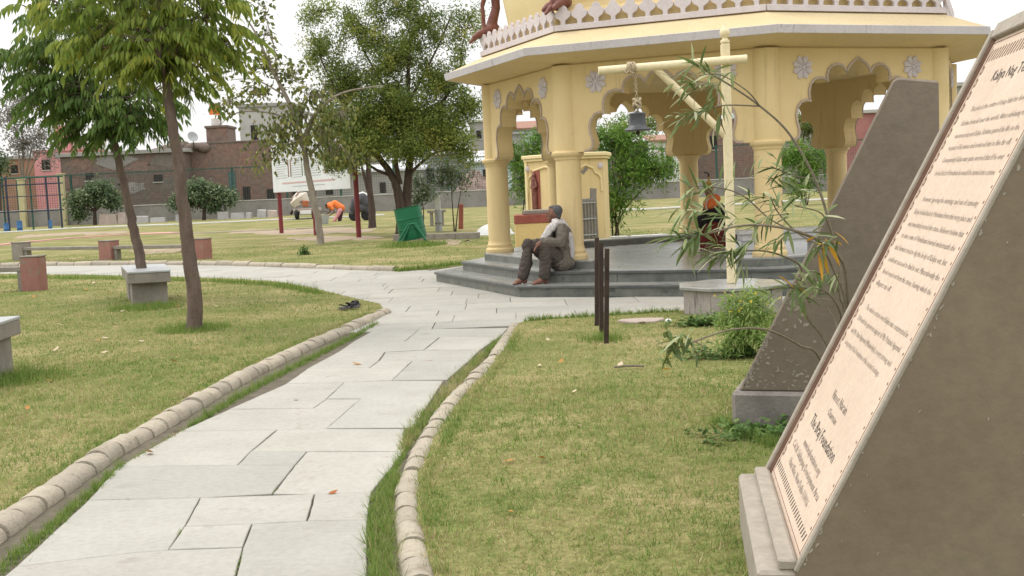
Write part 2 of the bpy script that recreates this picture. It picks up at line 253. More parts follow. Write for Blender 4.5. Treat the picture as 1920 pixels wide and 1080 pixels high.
DRY = leafm('dry_leaf', [(0.0, (0.30, 0.13, 0.035)), (0.5, (0.42, 0.22, 0.07)), (1.0, (0.52, 0.36, 0.17))], 0.8, 0.15)
DRYR = leafm('red_dry_leaf', [(0.0, (0.28, 0.08, 0.03)), (1.0, (0.38, 0.15, 0.055))], 0.8, 0.15)
DRYP = leafm('pale_dry_leaf', [(0.0, (0.40, 0.30, 0.18)), (1.0, (0.55, 0.45, 0.31))], 0.8, 0.15)

# ------------------------------------------------------------------ mesh helpers
class MB:
    def __init__(self): self.v = []; self.f = []
    def add(self, vs, fs):
        o = len(self.v); self.v += [tuple(p) for p in vs]; self.f += [tuple(i+o for i in f) for f in fs]; return self
    def box(self, c, s, rz=0.0, rot=None, taper=1.0):
        hx, hy, hz = s[0]/2, s[1]/2, s[2]/2
        M = rot if rot is not None else Matrix.Rotation(rz, 3, 'Z')
        vs = []
        for z, k in ((-hz, 1.0), (hz, taper)):
            for x, y in ((-hx, -hy), (hx, -hy), (hx, hy), (-hx, hy)):
                vs.append(Vector(c) + M @ Vector((x*k, y*k, z)))
        return self.add(vs, [(0, 3, 2, 1), (4, 5, 6, 7), (0, 1, 5, 4), (1, 2, 6, 5), (2, 3, 7, 6), (3, 0, 4, 7)])
    def prism(self, poly, z0, z1, frame=None):
        """poly in (u,v); frame maps (u,v,w) to a point; caps are n-gons"""
        fr = frame or (lambda u, v, w: (u, v, w)); n = len(poly)
        vs = [fr(u, v, z0) for u, v in poly] + [fr(u, v, z1) for u, v in poly]
        fs = [tuple(range(n))[::-1], tuple(range(n, 2*n))] + [(i, (i+1) % n, n+(i+1) % n, n+i) for i in range(n)]
        return self.add(vs, fs)
    def tube(self, pts, rad, n=8, caps=True):
        pts = [Vector(p) for p in pts]; m = len(pts)
        if not hasattr(rad, '__len__'): rad = [rad]*m
        up = Vector((0, 0, 1)); vs = []; prev = None
        for i, p in enumerate(pts):
            t = (pts[min(i+1, m-1)] - pts[max(i-1, 0)])
            t = t.normalized() if t.length > 1e-9 else Vector((0, 0, 1))
            if prev is None:
                a = up if abs(t.z) < 0.9 else Vector((1, 0, 0)); x = a.cross(t).normalized()
            else:
                x = (prev - t*prev.dot(t)); x = x.normalized() if x.length > 1e-6 else Vector((1, 0, 0))
            prev = x; y = t.cross(x)
            for k in range(n):
                a = 2*pi*k/n; vs.append(p + (x*cos(a) + y*sin(a))*rad[i])
        fs = []
        for i in range(m-1):
            for k in range(n):
                fs.append((i*n+k, i*n+(k+1) % n, (i+1)*n+(k+1) % n, (i+1)*n+k))
        if caps: fs += [tuple(range(n))[::-1], tuple(range((m-1)*n, m*n))]
        return self.add(vs, fs)
    def lathe(self, prof, n=24, c=(0, 0, 0), a0=0.0, ribs=None):
        vs = []; m = len(prof)
        for r, z in prof:
            for k in range(n):
                a = a0 + 2*pi*k/n; rr = r*(1 + (ribs(a) if ribs else 0)); vs.append((c[0]+rr*cos(a), c[1]+rr*sin(a), c[2]+z))
        fs = [(i*n+k, i*n+(k+1) % n, (i+1)*n+(k+1) % n, (i+1)*n+k) for i in range(m-1) for k in range(n)]
        fs += [tuple(range(n))[::-1], tuple(range((m-1)*n, m*n))]
        return self.add(vs, fs)
    def ball(self, c, r, n=12, m=8, rot=None):
        if not hasattr(r, '__len__'): r = (r, r, r)
        vs = []; R = rot or Matrix.Identity(3)
        for i in range(m+1):
            th = pi*i/m
            for k in range(n):
                a = 2*pi*k/n; vs.append(Vector(c) + R @ Vector((r[0]*sin(th)*cos(a), r[1]*sin(th)*sin(a), r[2]*cos(th))))
        fs = [(i*n+k, (i+1)*n+k, (i+1)*n+(k+1) % n, i*n+(k+1) % n) for i in range(m) for k in range(n)]
        return self.add(vs, fs)
    def mesh(self, name, bevel=0.0, smooth=False):
        me = bpy.data.meshes.new(name); me.from_pydata(self.v, [], self.f)
        bm = bmesh.new(); bm.from_mesh(me)
        bmesh.ops.remove_doubles(bm, verts=bm.verts, dist=1e-6)
        bmesh.ops.recalc_face_normals(bm, faces=bm.faces)
        if bevel > 0:
            es = [e for e in bm.edges if len(e.link_faces) == 2 and e.calc_face_angle(0) > 0.6]
            bmesh.ops.bevel(bm, geom=es, offset=bevel, offset_type='OFFSET', segments=1, profile=0.5, affect='EDGES', clamp_overlap=True)
        bm.to_mesh(me); bm.free()
        if smooth:
            me.polygons.foreach_set('use_smooth', [True]*len(me.polygons))
            try: me.set_sharp_from_angle(angle=radians(40))
            except Exception: pass
        return me
    def build(self, name, m, parent=None, bevel=0.0, smooth=False):
        return link(name, self.mesh(name, bevel, smooth), m, parent)
def link(name, me, m, parent=None, loc=None, rz=None, scale=None):
    if m is not None and not me.materials: me.materials.append(m)
    o = bpy.data.objects.new(name, me); col.objects.link(o)
    if parent is not None: o.parent = parent
    if loc is not None: o.location = loc
    if rz is not None: o.rotation_euler = (0, 0, rz)
    if scale is not None: o.scale = scale if hasattr(scale, '__len__') else (scale,)*3
    return o
def thing(name, label, cat, loc=(0, 0, 0), rz=0.0, group=None):
    o = bpy.data.objects.new(name, None); col.objects.link(o); o.location = loc; o.rotation_euler = (0, 0, rz); o.empty_display_size = 0.2
    return tag(o, label, cat, group)
def tag(o, label, cat, group=None):
    o['label'] = label; o['category'] = cat
    if group: o['group'] = group
    return o
def struct(o): o['kind'] = 'structure'; return o
def stuff(o): o['kind'] = 'stuff'; return o
def np_mesh(name, V, F, m, rnd=None, parent=None, smooth=False):
    """V (n,3); F (k,3|4) array"""
    me = bpy.data.meshes.new(name); k = F.shape[1]
    me.vertices.add(len(V)); me.vertices.foreach_set('co', np.ascontiguousarray(V, np.float32).ravel())
    me.loops.add(F.size); me.loops.foreach_set('vertex_index', F.astype(np.int32).ravel())
    me.polygons.add(len(F)); me.polygons.foreach_set('loop_start', np.arange(0, F.size, k, dtype=np.int32))
    if smooth: me.polygons.foreach_set('use_smooth', np.ones(len(F), dtype=bool))
    me.update(calc_edges=True)
    if rnd is not None:
        a = me.attributes.new('rnd', 'FLOAT', 'POINT'); a.data.foreach_set('value', np.ascontiguousarray(rnd, np.float32))
    return link(name, me, m, parent)
def leaf_arrays(P, D, N, length, width, curl=0.35, rows=((0.0, 0.12), (0.35, 1.0), (0.7, 0.75), (1.0, 0.02)), rnd=None):
    """P base points, D long axis, N normal; curl bends the tip towards -N"""
    n = len(P); D = D/np.linalg.norm(D, axis=1, keepdims=True); S = np.cross(D, N); S /= np.linalg.norm(S, axis=1, keepdims=True)+1e-9
    Nn = np.cross(S, D); length = np.broadcast_to(length, (n,))[:, None]; width = np.broadcast_to(width, (n,))[:, None]
    vs = []
    for t, w in rows:
        c = P + D*length*t - Nn*length*curl*t*t
        vs += [c - S*width*w*0.5, c + S*width*w*0.5]
    k = len(rows)*2; V = np.stack(vs, 1).reshape(-1, 3)
    base = (np.arange(n)*k)[:, None]; F = np.concatenate([base + np.array([[2*i, 2*i+1, 2*i+3, 2*i+2]]) for i in range(len(rows)-1)], 0)
    r = rng.random(n) if rnd is None else rnd
    return V, F, np.repeat(r, k)
DIAM = ((0.0, 0.1), (0.45, 1.0), (1.0, 0.05))
def unit(n):
    v = rng.normal(size=(n, 3)); return v/np.linalg.norm(v, axis=1, keepdims=True)
def merge(parts):
    V = []; F = []; R = []; o = 0
    for v, f, r in parts: V.append(v); F.append(f+o); R.append(r); o += len(v)
    return np.concatenate(V), np.concatenate(F), np.concatenate(R)
def grow(name, caps, m, parent=None, voxel=0.012, smooth=4, wrinkle=0.0, wscale=(16, 16, 9)):
    """one continuous skin over a set of tapered limbs / ellipsoids"""
    mb = MB()
    for c in caps:
        if c[0] == 'b': mb.ball(c[1], c[2], 14, 10, c[3] if len(c) > 3 else None)
        else:
            pts, rad = c[1], c[2]; mb.tube(pts, rad, 10)
            for p, r in zip(pts, rad): mb.ball(p, r, 10, 8)
    me = mb.mesh(name); ob = bpy.data.objects.new(name, me); col.objects.link(ob)
    r = ob.modifiers.new('r', 'REMESH'); r.mode = 'VOXEL'; r.voxel_size = voxel
    s = ob.modifiers.new('s', 'SMOOTH'); s.factor = 0.5; s.iterations = smooth
    dg = bpy.context.evaluated_depsgraph_get(); dg.update()
    me2 = bpy.data.meshes.new_from_object(ob.evaluated_get(dg)); me2.name = name
    bpy.data.objects.remove(ob); bpy.data.meshes.remove(me)
    if wrinkle:
        from mathutils import noise as mn
        nn = [v.normal.copy() for v in me2.vertices]
        for v, q in zip(me2.vertices, nn):
            p = Vector((v.co.x*wscale[0]+v.co.z*4, v.co.y*wscale[1], v.co.z*wscale[2]-v.co.x*7)); w = mn.noise(p)+.5*mn.noise(p*2.3)
            v.co += q*wrinkle*(1-2*abs(w))
        me2.update()
    me2.polygons.foreach_set('use_smooth', [True]*len(me2.polygons)); me2.materials.clear()
    return link(name, me2, m, parent)
def cr(pts, n=6):
    """Catmull-Rom through points"""
    P = [Vector(p) for p in pts]; out = []
    for i in range(len(P)-1):
        p0, p1, p2, p3 = P[max(i-1, 0)], P[i], P[i+1], P[min(i+2, len(P)-1)]
        for k in range(n):
            t = k/n
            out.append(0.5*((2*p1) + (-p0+p2)*t + (2*p0-5*p1+4*p2-p3)*t*t + (-p0+3*p1-3*p2+p3)*t**3))
    out.append(P[-1]); return out
def lerp(a, b, n): return [a+(b-a)*i/(n-1) for i in range(n)]

# ------------------------------------------------------------------ ground, path, lawns
def gx(pts, z=0.0): return [G(px, py, z) for px, py in pts]
PC = Vector((3.3645, 18.327, 0)); TH0 = 3.128            # pavilion centre and first column's bearing
gm = MB(); gm.add([(-900, -60, -0.09), (900, -60, -0.09), (900, 1500, -0.09), (-900, 1500, -0.09)], [(0, 1, 2, 3)])
struct(gm.build('ground', LAWN))
pb = MB(); pb.add([(-40, 1.5, -0.014), (26, 1.5, -0.014), (26, 34, -0.014), (-40, 34, -0.014)], [(0, 1, 2, 3)])
path = struct(pb.build('path', MORTAR))

KL = [(-110, 1075), (0, 992), (100, 922), (200, 853), (300, 797), (400, 738), (500, 686), (600, 640), (680, 606), (722, 586)]
KR = [(800, 1150), (784, 1080), (771, 1010), (762, 935), (776, 880), (803, 820), (842, 762), (892, 707), (930, 664), (952, 628), (966, 609)]
KF = [(-420, 510), (-200, 504), (0, 500), (90, 498), (200, 497), (300, 496), (400, 497), (500, 499.5), (600, 503), (680, 506), (742, 508)]
kl = [p.xy for p in gx(KL)]; kr = [p.xy for p in gx(KR)]; kf = [p.xy for p in gx(KF)]
edgeL = [p.xy for p in gx([(712, 571), (655, 558), (590, 542), (520, 529), (430, 523), (300, 519), (150, 516), (0, 514)])]
lawn_left = [Vector((-9, 2.2)), Vector((-2.6, 2.2))] + kl + edgeL + [Vector((-16, 25.5)), Vector((-30, 26)), Vector((-30, 2.2))]
edgeR = [p.xy for p in gx([(1000, 601), (1050, 597), (1100, 594), (1200, 588), (1275, 584)])]
lawn_right = [Vector((0.15, 2.2))] + kr + edgeR + [Vector((3.3, 12.7)), Vector((5.5, 12.2)), Vector((9, 12.0)), Vector((16, 12.5)), Vector((16, 2.2))]
arc = [Vector((PC.x + 5.5*cos(a), PC.y + 5.5*sin(a))) for a in np.linspace(radians(152), radians(8), 16)]
lawn_far = [Vector((-60, 30.5)), Vector((-30, 30.2))] + kf + [p.xy for p in gx([(800, 506), (850, 499)])] + arc + [Vector((16, 18)), Vector((40, 17)), Vector((70, 17)), Vector((140, 400)), Vector((-140, 400)), Vector((-120, 60))]
def sheet(name, poly, z, m, skirt=0.12):
    mb = MB(); mb.prism([(p[0], p[1]) for p in poly], z-skirt, z); return struct(mb.build(name, m))
sheet('lawn', lawn_left, 0.012, LAWN); sheet('lawn', lawn_right, 0.012, LAWN); sheet('lawn', lawn_far, 0.010, LAWN)
def inside(X, Y, poly):
    X = np.asarray(X); Y = np.asarray(Y); r = np.zeros(X.shape, bool); n = len(poly); j = n-1
    for i in range(n):
        xi, yi = poly[i]; xj, yj = poly[j]
        if yi != yj:
            c = ((yi > Y) != (yj > Y)) & (X < (xj-xi)*(Y-yi)/(yj-yi)+xi); r ^= c
        j = i
    return r

# paving slabs of the near path, one by one as they lie
def slab(poly, z, m, gap):
    c = sum((Vector(p) for p in poly), Vector((0, 0)))/len(poly); pts = []
    n = len(poly)
    area = sum(poly[i][0]*poly[(i+1) % n][1]-poly[(i+1) % n][0]*poly[i][1] for i in range(n))
    sgn = 1 if area > 0 else -1
    for i in range(n):
        a, b, d = Vector(poly[i-1]), Vector(poly[i]), Vector(poly[(i+1) % n])
        e1, e2 = (b-a).normalized(), (d-b).normalized()
        n1 = Vector((-e1.y, e1.x))*sgn; n2 = Vector((-e2.y, e2.x))*sgn
        bis = n1+n2; k = bis.length_squared
        pts.append(b + (bis*(2*gap/k) if k > 0.4 else n1*gap))
    q = []                                   # edges a little ragged, as split stone is
    for i in range(n):
        a, b = pts[i], pts[(i+1) % n]; k_ = max(1, min(8, int((b-a).length/.09))) if c.y < 13 else 1; nn = (b-a).normalized(); nn = Vector((-nn.y, nn.x))*sgn
        for j in range(k_): q.append(a+(b-a)*j/k_+(nn*random.uniform(-.0005, .0045) if j else nn*.0))
    pts = q
    mb = MB(); tl = (random.uniform(-.0018, .0018), random.uniform(-.0018, .0018))
    top = [(p.x, p.y, z + (p.x-c.x)*tl[0] + (p.y-c.y)*tl[1]) for p in pts]
    bot = [(p.x, p.y, -0.045) for p in pts]; k = len(pts)
    mb.add(bot+top, [tuple(range(k))[::-1], tuple(range(k, 2*k))]+[(i, (i+1) % k, k+(i+1) % k, k+i) for i in range(k)])
    return mb.build('paving_slab', m, path, bevel=0.003)
SL = [
 [(30,1062),(250,1036),(315,1031),(345,988),(375,933),(165,938)],
 [(375,933),(590,926),(575,977),(472,983),(345,988)], [(590,926),(697,922),(690,975),(575,977)],
 [(345,988),(472,983),(455,1026),(315,1031)], [(472,983),(575,977),(690,975),(688,1140),(425,1140),(455,1026)],
 [(30,1062),(250,1036),(315,1031),(455,1026),(425,1140),(-70,1140)],
 [(165,938),(375,933),(510,925),(552,872),(445,872),(222,874)], [(510,925),(590,926),(697,922),(728,885),(757,846),(575,846),(552,872)],
 [(222,874),(445,872),(470,846),(520,805),(338,808),(276,843)], [(445,872),(552,872),(575,846),(470,846)],
 [(470,846),(575,846),(757,846),(758,804),(612,804),(520,805)],
 [(338,808),(520,805),(612,804),(675,748),(612,748),(588,765),(430,767)],
 [(612,804),(775,803),(832,714),(735,714),(645,717),(612,748),(675,748)], [(430,767),(588,765),(612,748),(645,717),(537,719)],
 [(537,719),(645,717),(735,713),(773,677),(710,677),(693,690),(577,691)], [(735,713),(838,712),(880,676),(773,677)],
 [(577,691),(693,690),(710,677),(722,660),(632,661)], [(722,660),(795,656),(900,656),(880,676),(773,677),(710,677)],
 [(632,661),(722,660),(795,656),(825,632),(768,634),(757,641),(662,641)], [(795,656),(900,656),(938,630),(825,632)],
 [(662,641),(757,641),(787,617),(702,618)], [(757,641),(768,634),(825,632),(938,630),(952,615),(787,617)]]
for i, pl in enumerate(SL):
    slab([tuple(p.xy) for p in gx(pl)], random.uniform(-0.002, 0.003), PAVE if i % 3 else PAVE2, random.choice([0.001, 0.002, 0.0035]))
# coursed slabs of the junction, the cross path and the apron round the pavilion
Yr = G(800, 617).y + 0.005; row = 0; tilt = -0.022
while Yr < 31.5:
    dY = random.uniform(0.5, 0.72) if Yr < 24 else 1.2; X = -34 + random.uniform(0, 1)
    while X < 17:
        dX = random.uniform(0.55, 1.35) if Yr < 24 else random.uniform(1.2, 2.2)
        cx, cy = X+dX/2, Yr+dY/2+tilt*(X+dX/2+1)
        cs = [(X, Yr+tilt*(X+1)), (X+dX, Yr+tilt*(X+dX+1)), (X+dX, Yr+dY+tilt*(X+dX+1)), (X, Yr+dY+tilt*(X+1))]
        ok = cy > G(800, 617).y-0.1+tilt*(X+dX+1)
        hid = [bool(inside([p[0]], [p[1]], lawn_left)[0] or inside([p[0]], [p[1]], lawn_right)[0] or inside([p[0]], [p[1]], lawn_far)[0]) for p in cs+[(cx, cy)]]
        if ok and not all(hid) and (Vector((cx, cy))-PC.xy).length > 4.0 and abs(cx) < 0.6*cy+3:
            slab(cs, random.uniform(-0.0025, 0.002), random.choice([PAVE, PAVE2, PAVE]), random.choice([0.002, 0.003, 0.005]))
        X += dX
    Yr += dY; row += 1

# kerbs: round-topped stones laid end to end
def stone_mesh(Ln, r, k):
    mb = MB(); n = 9; vs = []; secs = [(-.5, .955), (-.47, 1.0), (-.15, 1.012), (.15, 1.0), (.47, 1.0), (.5, .955)]
    for t, s in secs:
        for i in range(n):
            a = pi*i/(n-1); q = 1+0.03*sin(3*a+k+5*t)
            vs.append((t*Ln, cos(a)*r*s*q, sin(a)**.85*r*s*0.90*q))
        vs += [(t*Ln, -r*s*0.95, -0.08), (t*Ln, r*s*0.95, -0.08)]
    m = n+2; fs = [(j*m+i, j*m+(i+1) % m, (j+1)*m+(i+1) % m, (j+1)*m+i) for j in range(len(secs)-1) for i in range(m)]
    fs += [tuple(range(m)), tuple(range((len(secs)-1)*m, len(secs)*m))[::-1]]
    mb.add(vs, fs); me = mb.mesh('kerb_stone', smooth=True); me.materials.append(KERB); return me
def kerb(line, r, Ln, z, label=None):
    root = bpy.data.objects.new('kerb', None); col.objects.link(root); struct(root); root.location = (line[0].x, line[0].y, 0)
    ms = [stone_mesh(Ln-0.016, r, k*1.7) for k in range(4)]
    pts = cr([Vector((p.x, p.y, 0)) for p in line], 8); acc = [0]
    for a, b in zip(pts, pts[1:]): acc.append(acc[-1]+(b-a).length)
    def at_s(s):
        for i in range(len(pts)-1):
            if acc[i+1] >= s: return pts[i]+(pts[i+1]-pts[i])*((s-acc[i])/max(acc[i+1]-acc[i], 1e-6))
        return pts[-1]
    n = int(acc[-1]/Ln); s = acc[-1]-n*Ln
    for i in range(n):
        a, b = at_s(s), at_s(s+Ln); mid = (a+b)/2; d = b-a
        o = link('kerb_stone', random.choice(ms), None, root, (mid.x-root.location.x, mid.y-root.location.y, z+random.uniform(-.012, .010)), math.atan2(d.y, d.x)+random.uniform(-.025, .025))
        o.rotation_euler.x = random.uniform(-.12, .12); o.rotation_euler.y = random.uniform(-.025, .025); o.scale = (random.uniform(.97, 1.01), random.uniform(.9, 1.06), random.uniform(.80, 1.05)); s += Ln
    return root
kerb(kl, 0.084, 0.235, -0.012); kerb(kr, 0.064, 0.25, -0.022); kerb(kf, 0.085, 0.62, 0.02)
# thin painted edgings on the far lawn
def strip(name, pts, w, m, z=0.02):
    P = gx(pts); mb = MB()
    for a, b in zip(P, P[1:]):
        d = (b-a).normalized(); n_ = Vector((-d.y, d.x, 0))*w/2
        mb.add([a-n_+Vector((0, 0, z-.06)), a+n_+Vector((0, 0, z-.06)), b+n_+Vector((0, 0, z-.06)), b-n_+Vector((0, 0, z-.06)), a-n_+Vector((0, 0, z)), a+n_+Vector((0, 0, z)), b+n_+Vector((0, 0, z)), b-n_+Vector((0, 0, z))],
               [(0, 1, 2, 3), (4, 7, 6, 5), (0, 4, 5, 1), (1, 5, 6, 2), (2, 6, 7, 3), (3, 7, 4, 0)])
    return struct(mb.build(name, m))
BARE = surf('bare_tan_soil', (.27, .205, .145), (.37, .29, .21), 1.2, 1.0, .5, 25, spot=(.24, .22, .10), spot_scale=3, spot_lo=.55, spot_hi=.7)
def soil(pts, z=0.016):
    P = gx(pts); q = []
    for a, b in zip(P, P[1:]+P[:1]):
        for j in range(5): p = a+(b-a)*j/5; q.append((p.x+random.gauss(0, .12), p.y*(1+random.gauss(0, .012))))
    return struct(MB().prism(q, z-.02, z).build('bare_soil', BARE))
soil([(420, 437), (480, 431), (560, 431), (660, 427), (700, 430), (690, 436), (600, 440), (500, 441)]); soil([(540, 447), (600, 444), (690, 443), (720, 447), (650, 453), (560, 452)]); soil([(800, 455), (840, 450), (885, 452), (850, 459)]); soil([(40, 447), (150, 441), (240, 437), (240, 434), (120, 437), (30, 442)]); soil([(250, 470), (330, 466), (360, 472), (290, 477)])
strip('path_edging', [(-60, 468), (40, 456), (130, 448), (250, 440)], 0.35, PINKL, 0.06)
strip('path_edging', [(250, 440), (330, 437.5)], 0.9, PINKL, 0.05); strip('path_edging', [(330, 439), (420, 436), (520, 432), (660, 424)], 0.4, KERB, 0.05)
strip('path_edging', [(-40, 439), (60, 434), (130, 429), (210, 426), (330, 422), (520, 413), (660, 407), (720, 404)], 0.5, WHITE, 0.08)
strip('path_edging', [(1135, 451), (1180, 450), (1245, 446)], 0.35, WHITE, 0.1); strip('path_edging', [(1120, 398), (1240, 393), (1400, 384), (1560, 375), (1700, 368)], 0.5, WHITE, 0.1)

# ------------------------------------------------------------------ grass
def blades(name, X, Y, z, hgt, wid, m, lean=0.7, rnd=None, parent=None):
    n = len(X); a = rng.random(n)*2*pi; l = rng.random(n)**0.7*lean; h = hgt*(0.5+rng.random(n)); w = wid*(0.7+0.6*rng.random(n)); b = rng.random(n)*pi
    B = np.stack([X, Y, np.full(n, z)], 1); s = np.stack([np.cos(b), np.sin(b), np.zeros(n)], 1)*w[:, None]/2
    T = B + np.stack([np.cos(a)*np.sin(l)*h, np.sin(a)*np.sin(l)*h, np.cos(l)*h], 1)
    V = np.stack([B-s, B+s, T], 1).reshape(-1, 3); F = np.arange(3*n).reshape(-1, 3)
    r = rng.random(n)*0.75+0.12 if rnd is None else rnd
    return stuff(np_mesh(name, V, F, m, np.repeat(r, 3), parent))
def scatter(poly, y0, y1, dens, marg=0.8):
    xm = 0.5*y1+marg; n = int(dens*(2*xm)*(y1-y0)); X = (rng.random(n)*2-1)*xm; Y = y0+rng.random(n)*(y1-y0)
    k = (np.abs(X) < 0.47*Y+marg) & inside(X, Y, poly); return X[k], Y[k]
def clumps(poly, y0, y1, dens, per, spread):
    X, Y = scatter(poly, y0, y1, dens/per); n = len(X); hs = 0.55+0.9*rng.random(n)**1.5; rn = rng.random(n)
    j = rng.normal(size=(n*per, 2))*spread; X = np.repeat(X, per)+j[:, 0]; Y = np.repeat(Y, per)+j[:, 1]; hs = np.repeat(hs, per); rn = np.clip(np.repeat(rn, per)*.5+rng.random(n*per)*.5, 0, 1)
    k = inside(X, Y, poly); return X[k], Y[k], hs[k], rn[k]
lots = [[], []]
for poly, zs in ((lawn_left, [(4.0, 7.5, 7500, .033, .0056, 12, .030), (7.5, 11, 4800, .034, .0068, 11, .034), (11, 16, 2300, .030, .008, 10, .05), (16, 26, 600, .034, .013, 8, .08)]),
                 (lawn_right, [(3.2, 6, 9500, .031, .0048, 12, .026), (6, 8.5, 6800, .033, .0060, 12, .030), (8.5, 13, 3000, .028, .007, 12, .04)]),
                 (lawn_far, [(22, 34, 240, .034, .014, 7, .10)])):
    Q = [[], [], [], [], []]
    for y0, y1, d, hh, ww, per, sp in zs:
        X, Y, hs, rn = clumps(poly, y0, y1, d, per, sp)
        for q, v in zip(Q, (X, Y, hh*hs, np.full(len(X), ww), rn)): q.append(v)
    X, Y, hh, ww, rn = [np.concatenate(q) for q in Q]
    blades('grass', X, Y, 0.008, hh, ww, GRASS, 1.42, rn*.9+.03)
def tufts(pts, n, hgt, wid, m=GRASSG, z=-0.02, lean=0.75):
    """pts: (px,py,half width in m); fills a band along them"""
    P = [(G(a, b), c) for a, b, c in pts]; X, Y = [], []
    L_ = [(P[i+1][0]-P[i][0]).length for i in range(len(P)-1)]; tot = sum(L_)
    for i in range(len(P)-1):
        k = int(n*L_[i]/tot); t = rng.random(k); w = (P[i][1]*(1-t)+P[i+1][1]*t); d = (P[i+1][0]-P[i][0]).normalized()
        t = np.clip(np.round(t*max(3, L_[i]/.07))/max(3, L_[i]/.07)+rng.normal(size=k)*.012/max(L_[i], .1), 0, 1) if rng.random() < 2 else t; off = rng.normal(size=k)*w*0.5
        X.append(P[i][0].x+(P[i+1][0].x-P[i][0].x)*t - d.y*off); Y.append(P[i][0].y+(P[i+1][0].y-P[i][0].y)*t + d.x*off)
    Xa, Ya = np.concatenate(X), np.concatenate(Y); hv = hgt*(.45+.75*np.abs(np.sin(Xa*23.1+Ya*17.3)*np.cos(Xa*9.7-Ya*13.9))); return blades('grass', Xa, Ya, z, hv, wid, m, lean)
tufts([(-60, 1110, .06), (15, 1052, .05), (85, 995, .045), (150, 938, .03), (205, 893, .02), (235, 868, .01)], 3000, .058, .0042)
tufts([(355, 798, .012), (400, 772, .035), (450, 741, .045), (520, 703, .05), (565, 681, .05), (620, 652, .05), (670, 627, .04), (708, 606, .02)], 4200, .068, .0055)
tufts([(725, 1130, .06), (722, 1075, .06), (716, 1000, .05), (727, 930, .04), (744, 893, .02)], 1700, .080, .0042); tufts([(725, 1130, .07), (722, 1075, .07), (716, 1000, .06), (727, 930, .045), (744, 893, .02)], 1300, .07, .004, GRASS)
tufts([(757, 842, .02), (775, 815, .05), (800, 780, .075), (832, 742, .07), (866, 703, .06), (900, 671, .05), (938, 637, .03)], 5200, .065, .0055, GRASS)
tufts([(0, 522, .25), (120, 523, .25), (250, 525, .22), (400, 529, .2), (520, 537, .16), (600, 553, .1)], 5000, .10, .012, GRASSG, 0.0)
tufts([(742, 509, .15), (800, 504, .2), (862, 497, .2)], 1200, .10, .016, GRASSG, 0.0)
tufts([(985, 604, .05), (1050, 599, .06), (1100, 596, .06), (1200, 590, .07), (1270, 586, .08)], 2600, .07, .007, GRASSG, 0.0)
# grass creeping over the lawn side of the kerbs and over the slab edges
tufts([(-60, 1010, .05), (60, 925, .05), (170, 845, .05), (280, 782, .05), (400, 716, .05), (520, 660, .05), (620, 618, .05), (690, 590, .04)], 5200, .05, .005, GRASS, 0.005, 1.0)
tufts([(845, 1140, .05), (828, 1075, .05), (808, 1000, .045), (800, 940, .045), (812, 885, .04), (838, 825, .045), (876, 765, .045), (922, 708, .04), (955, 664, .04), (972, 628, .04)], 5200, .05, .005, GRASS, 0.005, 1.0)
tufts([(700, 1130, .02), (700, 1070, .02), (694, 1000, .02), (703, 935, .02), (735, 885, .015), (758, 848, .02)], 1300, .07, .0045, GRASSG, -.012, 1.2)
tufts([(752, 850, .02), (762, 815, .03), (790, 775, .03)], 500, .06, .005, GRASS, -.012, 1.2)
tufts([(240, 866, .015), (300, 830, .015), (355, 800, .015)], 350, .045, .004, GRASS, -.012, 1.1)
for a_, b_, n_ in (((345, 988), (330, 1008), 60), ((520, 915), (508, 926), 40), ((455, 1030), (440, 1079), 90), ((165, 938), (240, 936), 50), ((612, 803), (640, 778), 30), ((735, 713), (750, 700), 30)):
    tufts([(*a_, .004), (*b_, .004)], n_, .018, .003, GRASSG, -.008, 1.2)
def ring(px, py, r0, r1, n, hgt, wid, m=GRASSG):
    c = G(px, py); a = rng.random(n)*2*pi; r = r0+(r1-r0)*rng.random(n)**1.3
    return blades('grass', c.x+r*np.cos(a), c.y+r*np.sin(a), 0.0, hgt, wid, m, 0.8)
ring(363, 620, .08, .42, 2600, .075, .007); ring(775, 462, .2, .9, 1500, .14, .02); ring(275, 580, .15, .5, 1800, .09, .009)

